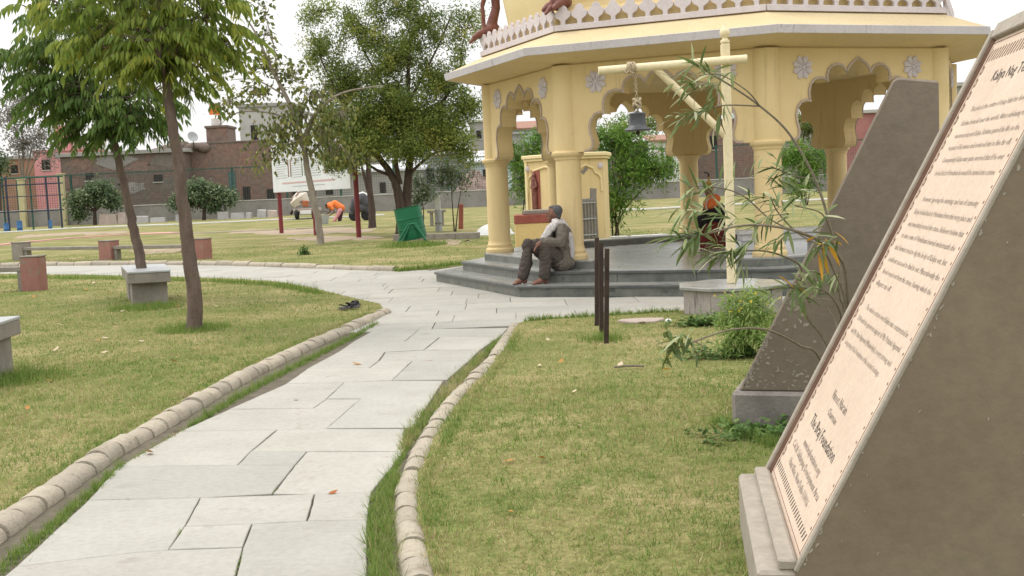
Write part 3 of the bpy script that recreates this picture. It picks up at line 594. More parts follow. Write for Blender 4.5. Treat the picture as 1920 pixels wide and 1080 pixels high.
# ------------------------------------------------------------------ pavilion (eight columns, multifoil arches, eave, parapet, dome)
pav = thing('pavilion', 'cream yellow octagonal pavilion with scalloped arches, wide eave and dome', 'pavilion', tuple(PC))
def oc(R, k, z=0.0): a = TH0 + k*pi/4; return Vector((R*cos(a), R*sin(a), z))
def octpoly(R): return [tuple(oc(R, k).xy) for k in range(8)]
def face_frame(k, R):
    """frame of face k (between column k and k+1): u along the face (left to right from outside), v up, w outwards"""
    a, b = oc(R, k), oc(R, k+1); mid = (a+b)/2; du = (b-a).normalized(); nw = mid.normalized()
    return lambda u, v, w: Vector((mid.x+du.x*u+nw.x*w, mid.y+du.y*u+nw.y*w, v))
RS = [(4.581, 0.0, 0.15), (4.149, 0.15, 0.30)]
for R, z0, z1 in RS:
    st = MB().prism(octpoly(R-0.06), z0-(0.06 if z0 == 0 else 0.02), z1-0.006).build('step', MARB, pav)
    for k in range(8):
        a, b = oc(R-0.02, k), oc(R-0.02, k+1); n = 3
        for j in range(n):          # riser panels
            p, q = a+(b-a)*j/n, a+(b-a)*(j+1)/n; d = (q-p).normalized(); w_ = Vector((d.y, -d.x, 0))
            mb = MB(); p2, q2 = p+d*0.002, q-d*0.002; ii = -w_*0.03
            mb.add([p2+Vector((0, 0, z0+.001)), q2+Vector((0, 0, z0+.001)), q2+ii+Vector((0, 0, z0+.001)), p2+ii+Vector((0, 0, z0+.001)),
                    p2+Vector((0, 0, z1-.032)), q2+Vector((0, 0, z1-.032)), q2+ii+Vector((0, 0, z1-.032)), p2+ii+Vector((0, 0, z1-.032))],
                   [(0, 3, 2, 1), (4, 5, 6, 7), (0, 1, 5, 4), (1, 2, 6, 5), (2, 3, 7, 6), (3, 0, 4, 7)])
            mb.build('riser', MARB, st, bevel=0.002)
        Ri = R-0.50 if R > 4.3 else R-0.42
        qd = [oc(R+0.012, k), oc(R+0.012, k+1), oc(Ri, k+1), oc(Ri, k)]
        MB().prism([(p.x, p.y) for p in qd], z1-0.034, z1).build('nosing', SLATE, st, bevel=0.004)
        qd2 = [oc(R-0.035, k), oc(R-0.035, k+1), oc(Ri, k+1), oc(Ri, k)]
        qd2 = [p*0.999 for p in qd2]
        MB().prism([(p.x, p.y) for p in qd2], z1-0.01, z1+0.003).build('tread', MARBTOP, st)
MB().prism(octpoly(3.745), 0.2, 0.302).build('floor', MARBTOP, pav)
# low plinth kerb under the columns; open on the entrance side (face 1)
for k in range(8):
    segs = [(-1.447, 1.447)] if k != 1 else [(-1.60, -1.02), (1.02, 1.60)]
    for s0, s1 in segs:
        fr = face_frame(k, 3.526)
        def qp(s, w): return fr(s, 0, w)
        if k != 1: pl = [oc(3.779, k), oc(3.779, k+1), oc(3.20, k+1), oc(3.20, k)]
        else:
            pl = [oc(3.779, 1), qp(-0.98, .235), qp(-0.98, -.30), oc(3.20, 1)] if s0 < 0 else [qp(0.98, .235), oc(3.779, 2), oc(3.20, 2), qp(0.98, -.30)]
        pl = [(p.x*0.9995, p.y*0.9995) for p in pl]
        pk = MB().prism(pl, 0.29, 0.392).build('plinth_kerb', MARB, pav, bevel=0.003)
        c = Vector((sum(p[0] for p in pl)/4, sum(p[1] for p in pl)/4))
        MB().prism([(c.x+(p[0]-c.x)*1.012, c.y+(p[1]-c.y)*1.012) for p in pl], 0.392, 0.42).build('coping', MARBTOP, pk, bevel=0.004)
# columns
cs = MB().lathe([(.172, .58), (.176, .9), (.170, 1.80)], 28).mesh('shaft', smooth=True); cs.materials.append(YEL)
cb = MB().lathe([(.215, .418), (.222, .44), (.222, .475), (.205, .495), (.190, .505), (.198, .52), (.198, .545), (.184, .56), (.180, .60)], 28).mesh('base_ring', smooth=True); cb.materials.append(YEL)
cc = MB().lathe([(.178, 1.775), (.186, 1.79), (.186, 1.81), (.212, 1.83), (.222, 1.845), (.222, 1.872), (.205, 1.888), (.180, 1.90)], 28).mesh('capital_ring', smooth=True); cc.materials.append(YEL)
cu = MB().lathe([(.178, 1.885), (.178, 3.03)], 28).mesh('upper_shaft', smooth=True); cu.materials.append(YEL)
for k in range(8):
    p = oc(3.526, k); e = link('column', cs, None, pav, p)
    for nm, me in (('base_ring', cb), ('capital_ring', cc), ('upper_shaft', cu)): link(nm, me, None, e)
# arches
AH = [(0, 2.90), (.055, 2.868), (.115, 2.825), (.165, 2.765), (.19, 2.705), (.205, 2.745), (.255, 2.80), (.33, 2.825), (.405, 2.808), (.462, 2.76), (.49, 2.69), (.478, 2.605),
      (.535, 2.64), (.61, 2.652), (.69, 2.63), (.745, 2.575), (.768, 2.49), (.765, 2.42), (.752, 2.355), (.82, 2.375), (.895, 2.352), (.95, 2.285), (.972, 2.19), (.958, 2.10), (.935, 2.03), (.93, 1.975), (.948, 1.915), (.99, 1.88), (1.06, 1.872)]
AR = [(-u, v) for u, v in AH[::-1]] + AH[1:]
outer = [(-1.24, 1.872), (-1.24, 3.03), (1.24, 3.03), (1.24, 1.872)]
arch_poly = outer + AR[::-1]
def rim_quads(fr, w):
    mb = MB(); nrm = []
    for i in range(len(AR)):
        a, b = Vector(AR[max(i-1, 0)]), Vector(AR[min(i+1, len(AR)-1)]); t = (b-a).normalized(); nrm.append(Vector((-t.y, t.x)))
    O = [Vector(AR[i])+nrm[i]*0.026 for i in range(len(AR))]; I = [Vector(AR[i])-nrm[i]*0.004 for i in range(len(AR))]
    vs = [fr(p.x, p.y, w) for p in I]+[fr(p.x, p.y, w+.016) for p in I]+[fr(p.x, p.y, w+.016) for p in O]+[fr(p.x, p.y, w) for p in O]; n = len(AR)
    fs = [(r*n+i, r*n+i+1, ((r+1) % 4)*n+i+1, ((r+1) % 4)*n+i) for r in range(4) for i in range(n-1)]
    mb.add(vs, fs); return mb
pet = MB()                                     # one pointed petal with a ridge, along +x in its own plane (z outwards)
pp = [(.022, 0, .024), (.075, .030, .010), (.118, .041, .008), (.156, 0, .018), (.118, -.041, .008), (.075, -.030, .010), (.095, 0, .040)]
pet.add(pp+[(x, y, -.004) for x, y, z in pp[:6]], [(0, 1, 6), (1, 2, 6), (2, 3, 6), (3, 4, 6), (4, 5, 6), (5, 0, 6)]+[(i, 7+i, 7+(i+1) % 6, (i+1) % 6) for i in range(6)])
petm = pet.mesh('petal'); petm.materials.append(LILAC)
disc = MB().lathe([(.045, -.006), (.045, .010), (.03, .016)], 24); disc.ball((0, 0, .022), (.024, .024, .018), 12, 8)
discm = disc.mesh('flower_medallion', smooth=True); discm.materials.append(LILAC)
for k in range(8):
    fr = face_frame(k, 3.526)
    ap = MB().prism(arch_poly, -0.13, 0.11, fr).build('arch', YEL, pav)
    rim_quads(fr, 0.112).build('arch_rim', RIM, ap); 
    du = (fr(1, 0, 0)-fr(0, 0, 0)); nw = (fr(0, 0, 1)-fr(0, 0, 0))
    for s in (-1, 1):
        o = link('flower_medallion', discm, None, pav); q = Matrix((du, Vector((0, 0, 1)), nw)).transposed()
        o.matrix_local = Matrix.Translation(fr(.87*s, 2.79, .114)) @ q.to_4x4()
        for j in range(8):
            c = link('petal', petm, None, o); c.rotation_euler = (0, 0, pi/8+j*pi/4)
# ceiling, ring beam, eave
MB().prism(octpoly(3.62), 3.03, 3.20).build('ceiling_slab', YEL, pav)
def loft(rings, closed=False):
    mb = MB(); vs = []
    for R, z in rings: vs += [oc(R, k, z) for k in range(8)]
    n = len(rings); fs = [(i*8+k, i*8+(k+1) % 8, ((i+1) % n)*8+(k+1) % 8, ((i+1) % n)*8+k) for i in range(n if closed else n-1) for k in range(8)]
    mb.add(vs, fs); return mb
loft([(3.50, 3.032), (3.60, 3.032), (3.62, 3.048), (4.235, 3.150), (4.255, 3.24), (3.60, 3.497), (3.50, 3.497)], True).build('eave', YEL, pav)
loft([(4.236, 3.144), (4.262, 3.140), (4.284, 3.243), (4.250, 3.2475), (4.24, 3.20)], True).build('eave_edge', GREYEDGE, pav, bevel=0.004)
YELT = surf('cream_yellow_eave_top', (0.55, 0.435, 0.25), (0.61, 0.495, 0.30), 1.5, 0.8, 0.15, 60, spot=(0.44, 0.36, 0.23), spot_scale=2.5, spot_lo=0.6, spot_hi=0.8)
loft([(4.252, 3.2455), (3.62, 3.4945)]).build('eave_top', YELT, pav)
# parapet of spade-shaped merlons
MH = [(.030, 0), (.030, .052), (.048, .072), (.085, .092), (.108, .118), (.113, .145), (.104, .170), (.078, .186), (.062, .194), (.058, .212), (.046, .238), (.022, .256), (0, .272)]
mpoly = [(u, v) for u, v in MH]+[(-u, v) for u, v in MH[::-1][1:]]
mm = MB().prism(mpoly, -.02, .02, lambda u, v, w: Vector((u, -w, v))).mesh('merlon', bevel=0.003); mm.materials.append(LILAC)
for k in range(8):
    fr = face_frame(k, 3.67); half = 3.67*sin(pi/8)
    par = MB().prism([(-half, 3.488), (half, 3.488), (half, 3.565), (-half, 3.565)], -.035, .03, fr).build('parapet', LILAC, pav, bevel=0.004)
    du = (fr(1, 0, 0)-fr(0, 0, 0)); nw = (fr(0, 0, 1)-fr(0, 0, 0)); n = 12; stp = 2*half/n
    for j in range(n):
        o = link('merlon', mm, None, par); o.matrix_local = Matrix.Translation(fr(-half+stp*(j+.5), 3.56, 0)) @ Matrix((du, -nw, Vector((0, 0, 1)))).transposed().to_4x4()
# drum and ribbed dome
loft([(3.58, 3.47), (3.58, 3.72), (3.47, 3.80), (3.45, 3.86), (3.2, 3.90)]).build('drum', YEL, pav)
ribs = lambda a: 0.018*abs(sin((a-TH0)*8))**0.5 - 0.012
MB().lathe([(3.16, 3.70), (3.24, 3.95), (3.32, 4.4), (3.30, 5.0), (3.05, 5.8), (2.5, 6.6), (1.7, 7.2), (.9, 7.6), (.3, 7.9), (.12, 8.4), (.02, 8.9)], 128, ribs=ribs).build('dome', YEL2, pav, smooth=True)
# brown animal figures seated on the corners of the roof
def roof_figure(k, lab):
    p = oc(3.50, k); out = p.normalized(); t = thing('roof_figure', lab, 'figure', tuple(PC+Vector((p.x, p.y, 3.80))), math.atan2(out.y, out.x), 'brown figures on the pavilion roof')
    body = [('b', (-.02, 0, .10), (.16, .13, .10)), ('t', [(.02, 0, .12), (-.10, 0, .45), (-.08, 0, .85)], [.11, .085, .10]), ('b', (-.06, 0, .92), (.15, .14, .15)),
            ('t', [(.13, 0, .86), (.24, 0, .93), (.30, 0, .88)], [.055, .045, .035]),
            ('t', [(.04, .10, .80), (.16, .11, .50), (.14, .11, .05)], [.05, .04, .04]), ('t', [(.04, -.10, .80), (.16, -.11, .50), (.14, -.11, .05)], [.05, .04, .04]),
            ('t', [(.02, .10, .10), (.26, .12, .03), (.34, .12, -.02)], [.07, .05, .04]), ('t', [(.02, -.10, .10), (.26, -.12, .03), (.34, -.12, -.02)], [.07, .05, .04]), ('t', [(.1, 0, .02), (.30, 0, 0), (.42, 0, -.09)], [.06, .045, .03])]
    t.scale = (.82, .82, .95); grow('body', body, BRONZE, t, 0.02, 3); return t
roof_figure(0, 'brown seated figure on the pavilion roof corner nearest the trees')
roof_figure(1, 'brown seated figure on the roof corner above the seated man')
roof_figure(3, 'brown seated figure on the pavilion roof corner behind the inscribed slab')

# ------------------------------------------------------------------ things in the pavilion
st = thing('deity_statue', 'small deity statue draped in dark red and black cloth on the pavilion floor', 'statue', (3.30, 18.9, .302))
grow('gown', [('t', [(0, 0, .03), (0, 0, .30), (0, 0, .62)], [.21, .20, .15]), ('t', [(-.16, -.05, .05), (-.12, -.1, .4)], [.06, .05]), ('t', [(.15, -.08, .05), (.12, -.12, .4)], [.06, .05]), ('b', (.02, -.1, .2), (.12, .1, .17))], MAROON, st, 0.02, 2)
grow('shawl', [('t', [(-.14, -.02, .44), (0, -.06, .52), (.18, -.02, .50)], [.13, .15, .14]), ('b', (.06, 0, .62), (.19, .17, .13)), ('t', [(.18, -.03, .55), (.20, -.04, .40)], [.08, .06])], BLACKC, st, 0.02, 2)
grow('chest_cloth', [('b', (-.03, -.10, .73), (.13, .10, .10)), ('b', (.03, -.06, .80), (.12, .10, .08))], ORANGE, st, 0.015, 3)
grow('head', [('b', (-.03, -.02, .92), (.075, .08, .085)), ('t', [(-.03, 0, .80), (-.03, 0, .9)], [.06, .055])], BRONZE, st, 0.012, 2)
MB().tube([(-.12+.11*(1-cos(a)), -.205-.0*a, .70+.13*sin(a)) for a in np.linspace(-.6, 2.0, 12)], .011, 6).build('garland', SCARF, st, smooth=True)
MB().lathe([(.075, .95), (.085, .99), (.05, 1.03), (.06, 1.05), (.02, 1.11), (.014, 1.16)], 14, (-.03, 0, 0)).build('crown', BRASS, st, smooth=True)
MB().tube(cr([(-.03, 0, 1.15), (-.03, 0, 1.2), (-.07, 0, 1.23), (-.10, 0, 1.225)], 4), [.014]*6+[.01]*7, 6).build('crest', IRON, st)
wb = thing('marble_bench', 'low white marble bench on the pavilion floor behind the oleander', 'bench', (4.05, 17.3, .302))
MB().box((0, 0, .315), (1.35, .46, .06)).build('seat', WHITE, wb, bevel=0.006); MB().box((0, 0, .235), (1.24, .38, .09)).build('apron', WHITE, wb, bevel=0.006)
for s in (-1, 1): MB().box((s*.5, 0, .095), (.14, .34, .19)).build('leg', WHITE, wb, bevel=0.006)

# ------------------------------------------------------------------ bell post on its octagonal platform
PB = Vector((2.36, 12.42, 0))
pl = thing('octagonal_platform', 'grey octagonal platform with polished top carrying the bell post', 'platform', tuple(PB))
def op(R, a0=0.25): return [(R*cos(a0+k*pi/4), R*sin(a0+k*pi/4)) for k in range(8)]
wl_ = MB(); seg = 8
STREAK = surf('streaked_plaster', (0.29, 0.26, 0.235), (0.38, 0.345, 0.31), 3, 0.9, 0.3, 50, spot=(0.2, 0.18, 0.16), spot_scale=5, streak=((0.055, 0.05, 0.047), 2.6, 0.52, 0.68, (6, 6, 0.5)))
for k in range(8):
    a, b = op(.555)[k], op(.555)[(k+1) % 8]
    MB().add([(*a, -.06), (*b, -.06), (b[0]*.8, b[1]*.8, -.06), (a[0]*.8, a[1]*.8, -.06), (*a, .272), (*b, .272), (b[0]*.8, b[1]*.8, .272), (a[0]*.8, a[1]*.8, .272)],
             [(0, 3, 2, 1), (4, 5, 6, 7), (0, 1, 5, 4), (1, 2, 6, 5), (2, 3, 7, 6), (3, 0, 4, 7)]).build('side_panel', STREAK, pl)
MB().prism(op(.60), .274, .312).build('top_slab', MARBTOP, pl, bevel=0.006)
bp = thing('bell_post', 'cream painted post with crossbar and diagonal brace', 'post', (PB.x, PB.y-.02, .312))
MB().box((0, 0, 1.27), (.088, .088, 2.54)).build('post', CREAM, bp, bevel=0.008)
fn = MB().lathe([(.03, 2.54), (.05, 2.55), (.05, 2.57), (.03, 2.585), (.028, 2.60), (.05, 2.625), (.055, 2.66), (.045, 2.69), (.02, 2.71), (.012, 2.735), (.004, 2.76)], 16).build('finial', CREAM, bp, smooth=True)
xl = A(1122, 133, PB.y-.1)-Vector(bp.location); xr = A(1400, 110, PB.y-.1)-Vector(bp.location)
MB().tube([xl, xr], .044, 14).build('crossbar', CREAM, bp, smooth=True)
b0 = A(1226, 125, PB.y-.08)-Vector(bp.location); b1 = A(1364, 258, PB.y-.0)-Vector(bp.location)
MB().tube([b0, b1], .040, 12).build('brace', CREAM, bp, smooth=True)
wr = MB(); xb = A(1184, 127, PB.y-.1)
bl = thing('temple_bell', 'dark metal bell hung by chain and rope from the cream crossbar', 'bell', tuple(xb-Vector((0, 0, .66))))
o0 = Vector(bl.location); hx = A(1195, 215, PB.y-.1)-o0
hk = Vector((hx.x, 0, 0))
MB().lathe([(.136, 0), (.147, .010), (.136, .022), (.102, .042), (.090, .07), (.086, .165), (.092, .178), (.078, .19), (.03, .195), (.02, .205)], 24, (hk.x, 0, .0)).build('bell_body', BELL, bl, smooth=True)
MB().tube([(hk.x, 0, .1), (hk.x, 0, -.02)], .008, 8).ball((hk.x, 0, -.025), .022, 10, 8).build('clapper', IRON, bl)
zt = .20; ch = None; topz = .62
knot = MB()
for j in range(3): knot.tube([(hk.x+.035*cos(a+j), .035*sin(a), zt+.06+.03*j+.02*sin(2*a)) for a in np.linspace(0, 2*pi, 12)], .014, 6)
knot.tube([(hk.x, 0, zt-.01), (hk.x+.012, 0, zt+.08), (hk.x, 0, zt+.14)], .013, 6); knot.build('rope_knot', ROPE, bl)
z = zt+.14; j = 0
lk = MB().tube([(.013*cos(a), 0, .022*sin(a)) for a in np.linspace(0, 2*pi, 11)], .0045, 5, False).mesh('chain_link'); lk.materials.append(ROPE)
while z < topz-.02: link('chain_link', lk, None, bl, (hk.x+(-hk.x*.3)*(z-.34)/.3, 0, z+.02), (j % 2)*pi/2); z += .034; j += 1
rp = MB()
xd = (xr-xl).normalized()
for j in range(5):
    c0 = Vector((0, 0, .66))+xd*(.02*j-.05); y_ = Vector((0, 1, 0)); zz = xd.cross(y_)
    rp.tube([c0+(y_*cos(a)+zz*sin(a))*.054+xd*.012*sin(a+j) for a in np.linspace(0, 2*pi, 16)], .010, 6)
rp.tube([(-.03, -.05, .62), (0.01, -.055, .60), (hk.x*.7, -.01, .61)], .010, 6); rp.tube([(-.09, -.05, .63), (-.06, -.06, .60), (-.02, -.055, .64)], .009, 6)
rp.build('rope', ROPE, bl)

# ------------------------------------------------------------------ inscribed slabs
def monument(name, lab, F, yaw, width, mat, matb, H=1.97, panel=False, zb=0.227, sl=radians(62.3), depth=0.27, drop=0.0, ledge=0.115):
    t = thing(name, lab, 'inscribed slab', (F[0], F[1], 0), yaw)
    run = (H-zb)/math.tan(sl); back = run+depth
    # local x: towards the back, local y: across (far edge at y=0, near edge at y=-width)
    prof = [(0, zb-.003), (run, H), (run+.03, H+.012), (back, H-drop), (back, zb-.003)]
    if panel:
        # sides and core, with the sloping face sunk for the stone panel
        n = 0.045; nx, nz = -sin(sl), cos(sl)
        core = [(0-nx*n, zb-.003-nz*n+.0), (run-nx*n, H-nz*n), (run+.03, H-.03), (back, H-.03), (back, zb-.003)]
        MB().prism([(x, z) for x, z in core], .03, width-.03, lambda u, v, w: Vector((u, -w, v))).build('core', mat, t)
        for y0, y1 in ((0, .045), (width-.045, width)):
            pf = prof if y0 == 0 else [(-.0, -.1)]+prof[:-1]+[(back, -.1)]; sd = MB().prism(pf, y0, y1, lambda u, v, w: Vector((u, -w, v))).build('side_wall', mat, t, bevel=0.004)
        ux, uz = cos(sl), sin(sl)
        def face(u, s, w): return Vector((ux*s + nx*w, -u, zb + uz*s + nz*w))
        L_ = (H-zb)/sin(sl)
        for (a0, a1, b0, b1, wz) in ((0.0, .036, 0, L_-.0, .022), (width-.022, width+.003, 0, L_, .006), (.036, width-.022, L_-.035, L_+.03, .018), (.036, width-.022, -.03, .012, .012)):
            dp = -.05 if a0 < .01 or b1-b0 < .2 else -.010; MB().add([face(a0, b0, dp), face(a1, b0, dp), face(a1, b1, dp), face(a0, b1, dp), face(a0, b0, wz), face(a1, b0, wz), face(a1, b1, wz), face(a0, b1, wz)],
                     [(0, 3, 2, 1), (4, 5, 6, 7), (0, 1, 5, 4), (1, 2, 6, 5), (2, 3, 7, 6), (3, 0, 4, 7)]).build('rim', RIMC, t, bevel=0.004)
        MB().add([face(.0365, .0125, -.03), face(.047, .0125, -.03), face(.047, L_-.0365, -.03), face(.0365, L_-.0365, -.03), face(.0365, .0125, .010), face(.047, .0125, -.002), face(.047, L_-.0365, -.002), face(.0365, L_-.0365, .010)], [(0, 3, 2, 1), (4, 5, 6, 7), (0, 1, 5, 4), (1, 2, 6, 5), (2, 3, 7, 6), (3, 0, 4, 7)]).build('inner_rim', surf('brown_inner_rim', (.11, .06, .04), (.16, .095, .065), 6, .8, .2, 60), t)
        cap = MB().prism([(run-.02, H-.03), (run-.0, H+.012), (run+.03, H+.02), (back+.01, H-drop), (back+.01, H-.05)], -.004, width+.004, lambda u, v, w: Vector((u, -w, v))).build('top_cap', RIMC, t, bevel=0.006)
        pn = MB().add([face(.038, .012, -.045), face(width-.024, .012, -.045), face(width-.024, L_-.036, -.045), face(.038, L_-.036, -.045), face(.038, .012, -.004), face(width-.024, .012, -.004), face(width-.024, L_-.036, -.004), face(.038, L_-.036, -.004)],
                      [(0, 3, 2, 1), (4, 5, 6, 7), (0, 1, 5, 4), (1, 2, 6, 5), (2, 3, 7, 6), (3, 0, 4, 7)]).build('stone_panel', SAND, t)
    else:
        MB().prism(prof, 0, width, lambda u, v, w: Vector((u, -w, v))).build('slab_body', mat, t, bevel=0.012)
        face = None; pn = None; L_ = 0; ux = uz = 0
    bl_ = MB().prism([(-ledge, -.1), (back+.03, -.1), (back+.03, zb), (-ledge, zb)], -.03, (width-.004 if panel else width+.03), lambda u, v, w: Vector((u, -w, v)))
    return t, face, pn, L_, bl_
m2, _, _, _, b2 = monument('inscribed_slab', 'weathered brown sloping slab on grey block, flaking at its foot, behind the oleander', (1.275+.326*1.1, 6.60+.945*1.1), radians(-19), 1.10, OLIVE2, PLINTHC, H=1.938, sl=radians(63.0), drop=.02, depth=.233, ledge=.035)
b2.build('base_block', PLINTHC, m2, bevel=0.02)
# flaked paint: thin chips of bare plaster left near the foot and along the sloping edge
fl = random.Random(5)
def flake(x, zz, r, el, rot):
    k = fl.randint(7, 11); pts = []
    for j in range(k):
        a = 2*pi*j/k; q = r*fl.uniform(.35, 1.15); u, v = q*cos(a), q*el*sin(a); pts.append((x+u*cos(rot)-v*sin(rot), zz+u*sin(rot)+v*cos(rot)))
    if max(p[1]-.23-(p[0])*1.94 for p in pts) > 0 or min(p[1] for p in pts) < .232: return
    MB().prism(pts, 1.0985, 1.1018, lambda u, v, w: Vector((u, -w, v))).build('bare_plaster_patch', RIMC, m2)
for i in range(150):
    h_ = abs(fl.gauss(0, .30)); flake(h_/1.94+abs(fl.gauss(.018, .012)), .24+h_, fl.uniform(.005, .016), fl.uniform(.25, .8), fl.uniform(0, 3.1))
for i in range(110): flake(fl.uniform(0.02, .55), .24+abs(fl.gauss(.0, .10)), fl.uniform(.004, .015), fl.uniform(.2, .7), fl.uniform(-.6, .6) if i % 2 else fl.uniform(0, 3.1))
for x_, z_, r_ in ((.315, .735, .034), (.345, .70, .025), (.30, .70, .020), (.37, .665, .022), (.36, .63, .018), (.39, .61, .020), (.33, .60, .014), (.30, .80, .02), (.295, .83, .016), (.27, .64, .016), (.28, .58, .015)): flake(x_, z_, r_, .6, fl.uniform(0, 3))
m1, F1, pn1, L1, b1_ = monument('inscribed_slab', 'large olive brown slab with pink sandstone panel of engraved text, nearest the camera', (1.018, 4.70), radians(-8.5), 1.20, OLIVE, RIMC, panel=True)
b1_.build('base_block', RIMC, m1, bevel=0.012)
MB().prism([(-.05, .2275), (-.05, .262), (.005, .262), (.02, .2275)], 0.0, 1.19, lambda u, v, w: Vector((u, -w, v))).build('toe_moulding', RIMC, m1, bevel=0.006)
# chipped paint along the near edge and a few scars on the flank
for i in range(46):
    s_ = fl.uniform(.02, 1.9); e_ = abs(fl.gauss(0, .012)) if i < 34 else fl.uniform(.05, .6); r = fl.uniform(.003, .010) if i < 34 else fl.uniform(.002, .006)
    cx_, cz_ = cos(radians(62.3))*s_+e_+.004+r, .227+sin(radians(62.3))*s_; k = fl.randint(6, 9); el = fl.uniform(.3, 1); ro = fl.uniform(.6, 1.6)
    if cx_ > 1.1: continue
    pts = []
    for j in range(k):
        a = 2*pi*j/k; q_ = r*fl.uniform(.4, 1.1); u_, v_ = q_*cos(a)*1.6, q_*el*sin(a); pts.append((cx_+u_*cos(ro)-v_*sin(ro), cz_+u_*sin(ro)+v_*cos(ro)))
    MB().prism(pts, 1.199, 1.2018, lambda u, v, w: Vector((u, -w, v))).build('paint_chip', RIMC, m1)
# engraved text, line by line
def text_line(s, u0, u1, sy, size, m, align='L'):
    cu = bpy.data.curves.new('t', 'FONT'); cu.body = s; cu.size = 1.0; cu.resolution_u = 1; cu.offset = 0.0; cu.fill_mode = 'FRONT'
    ob = bpy.data.objects.new('t', cu); col.objects.link(ob); dg = bpy.context.evaluated_depsgraph_get(); dg.update()
    me = bpy.data.meshes.new_from_object(ob.evaluated_get(dg)); bpy.data.objects.remove(ob); bpy.data.curves.remove(cu)
    n = len(me.vertices); co = np.empty(n*3, np.float32); me.vertices.foreach_get('co', co); co = co.reshape(-1, 3)
    w = co[:, 0].max()-co[:, 0].min(); kx = (u1-u0)/w
    out = np.array([tuple(F1(u0+(x-co[:, 0].min())*kx, sy+y*size, -.0028)) for x, y, _ in co], np.float32)
    me.vertices.foreach_set('co', out.ravel()); me.update(); me.materials.clear()
    link('text_line', me, m, pn1)
T = [('Kaliya Nag Temple', .33, .87, 1.735, .062, INKB), ('This place is the centre of deep faith for devotees of', .25, 1.05, 1.620, .031, INK), ('Krishna from all over the world. After subduing the', .215, 1.05, 1.563, .031, INK),
     ('venomous serpent Kaliya, Krishna spared his life on the', .215, 1.06, 1.512, .031, INK), ('request of his wives and ordered him to live far off.', .215, 1.05, 1.463, .031, INK), ('Consequently Kaliya was quite worried that if he ever', .215, 1.06, 1.413, .031, INK), ('looked back at Vrindavan he would be turned into a stone.', .205, 1.06, 1.360, .031, INK),
     ('However, ignoring the warning, and out of curiosity', .225, 1.05, 1.253, .031, INK), ('Kaliya looked back at Vrindavan from that very place and', .19, 1.07, 1.200, .031, INK), ('was immediately turned into stone. Believers believe that', .19, 1.07, 1.149, .031, INK), ('to save cows of Vrindavan buried underneath the', .18, 1.06, 1.100, .031, INK),
     ('land, farmers tried to dig the body of Kaliya out, but', .175, 1.05, 1.049, .031, INK), ('could not succeed to find it out. Miraculously the', .165, 1.06, .998, .031, INK), ('blood oozed out from the stone, fearing which the', .18, 1.05, .947, .031, INK), ('villagers ran off.', .165, .47, .897, .031, INK),
     ('The whole section over Kaliya was constructed in', .22, 1.04, .796, .031, INK), ('2014 with the generous support of Mr. Prakash Agarwal', .165, 1.04, .744, .031, INK), ('and Mr. Ravi Agarwal (Mahavidya), a very strong and', .16, 1.02, .690, .031, INK), ('caring wing of the Foundation of the ancient heritage.', .16, .94, .638, .031, INK),
     ('Vineet Narain', .42, .77, .455, .052, INK), ('Chairman', .49, .70, .400, .040, INK), ('The Braj Foundation', .285, .93, .312, .066, INKB), ('www.brajfoundation.org', .355, .84, .238, .042, INK), ('C-6/28, Safdarjung Development Area', .17, 1.0, .188, .042, INK), ('Hauz Khas, New Delhi-110016', .275, .90, .134, .042, INK)]
for a in T: text_line(*a)
# engraved border: a key pattern up the sides, slanting ticks along top and bottom
bd = random.Random(3)
def chip(u0, u1, s0, s1, m=BORD, sh=0.0):
    v = [F1(u0, s0, -.0045), F1(u1, s0, -.0045), F1(u1+sh, s1, -.0045), F1(u0+sh, s1, -.0045), F1(u0, s0, -.0025), F1(u1, s0, -.0025), F1(u1+sh, s1, -.0025), F1(u0+sh, s1, -.0025)]
    return MB().add(v, [(0, 3, 2, 1), (4, 5, 6, 7), (0, 1, 5, 4), (1, 2, 6, 5), (2, 3, 7, 6), (3, 0, 4, 7)])
for side in (0, 1):
    s = .12
    while s < 1.82:
        mb = MB(); u = .082 if side == 0 else 1.118
        for (a0, a1, c0, c1) in ((0, .018, 0, .009), (.012, .024, .006, .03), (.002, .010, .024, .036)):
            if side == 1: a0, a1, c0, c1 = .010, .018, 0, .009
            if side == 1 and mb.v: continue
            q = chip(u+a0-(0 if side == 0 else .03), u+a1-(0 if side == 0 else .03), s+c0, s+c1); mb.add(q.v, q.f)
        mb.build('border_mark', BORD, pn1); s += .052
u = .075
while u < 1.11:
    chip(u, u+.008, .070, .098, INKB, .012).build('border_mark', INKB, pn1); chip(u, u+.010, 1.835, 1.885, BORD, .022).build('border_mark', BORD, pn1); u += .037
chip(.05, 1.14, 1.915, 1.919, BORD).build('border_line', BORD, pn1); chip(.05, 1.14, .04, .0425, BORD).build('border_line', BORD, pn1); chip(.072, .0745, .04, 1.90, BORD).build('border_line', BORD, pn1); chip(1.127, 1.1295, .04, 1.90, BORD).build('border_line', BORD, pn1)
tufts([(1345, 795, .05), (1375, 812, .07), (1420, 832, .07), (1475, 850, .07)], 1500, .075, .005, GRASSG, 0.0)

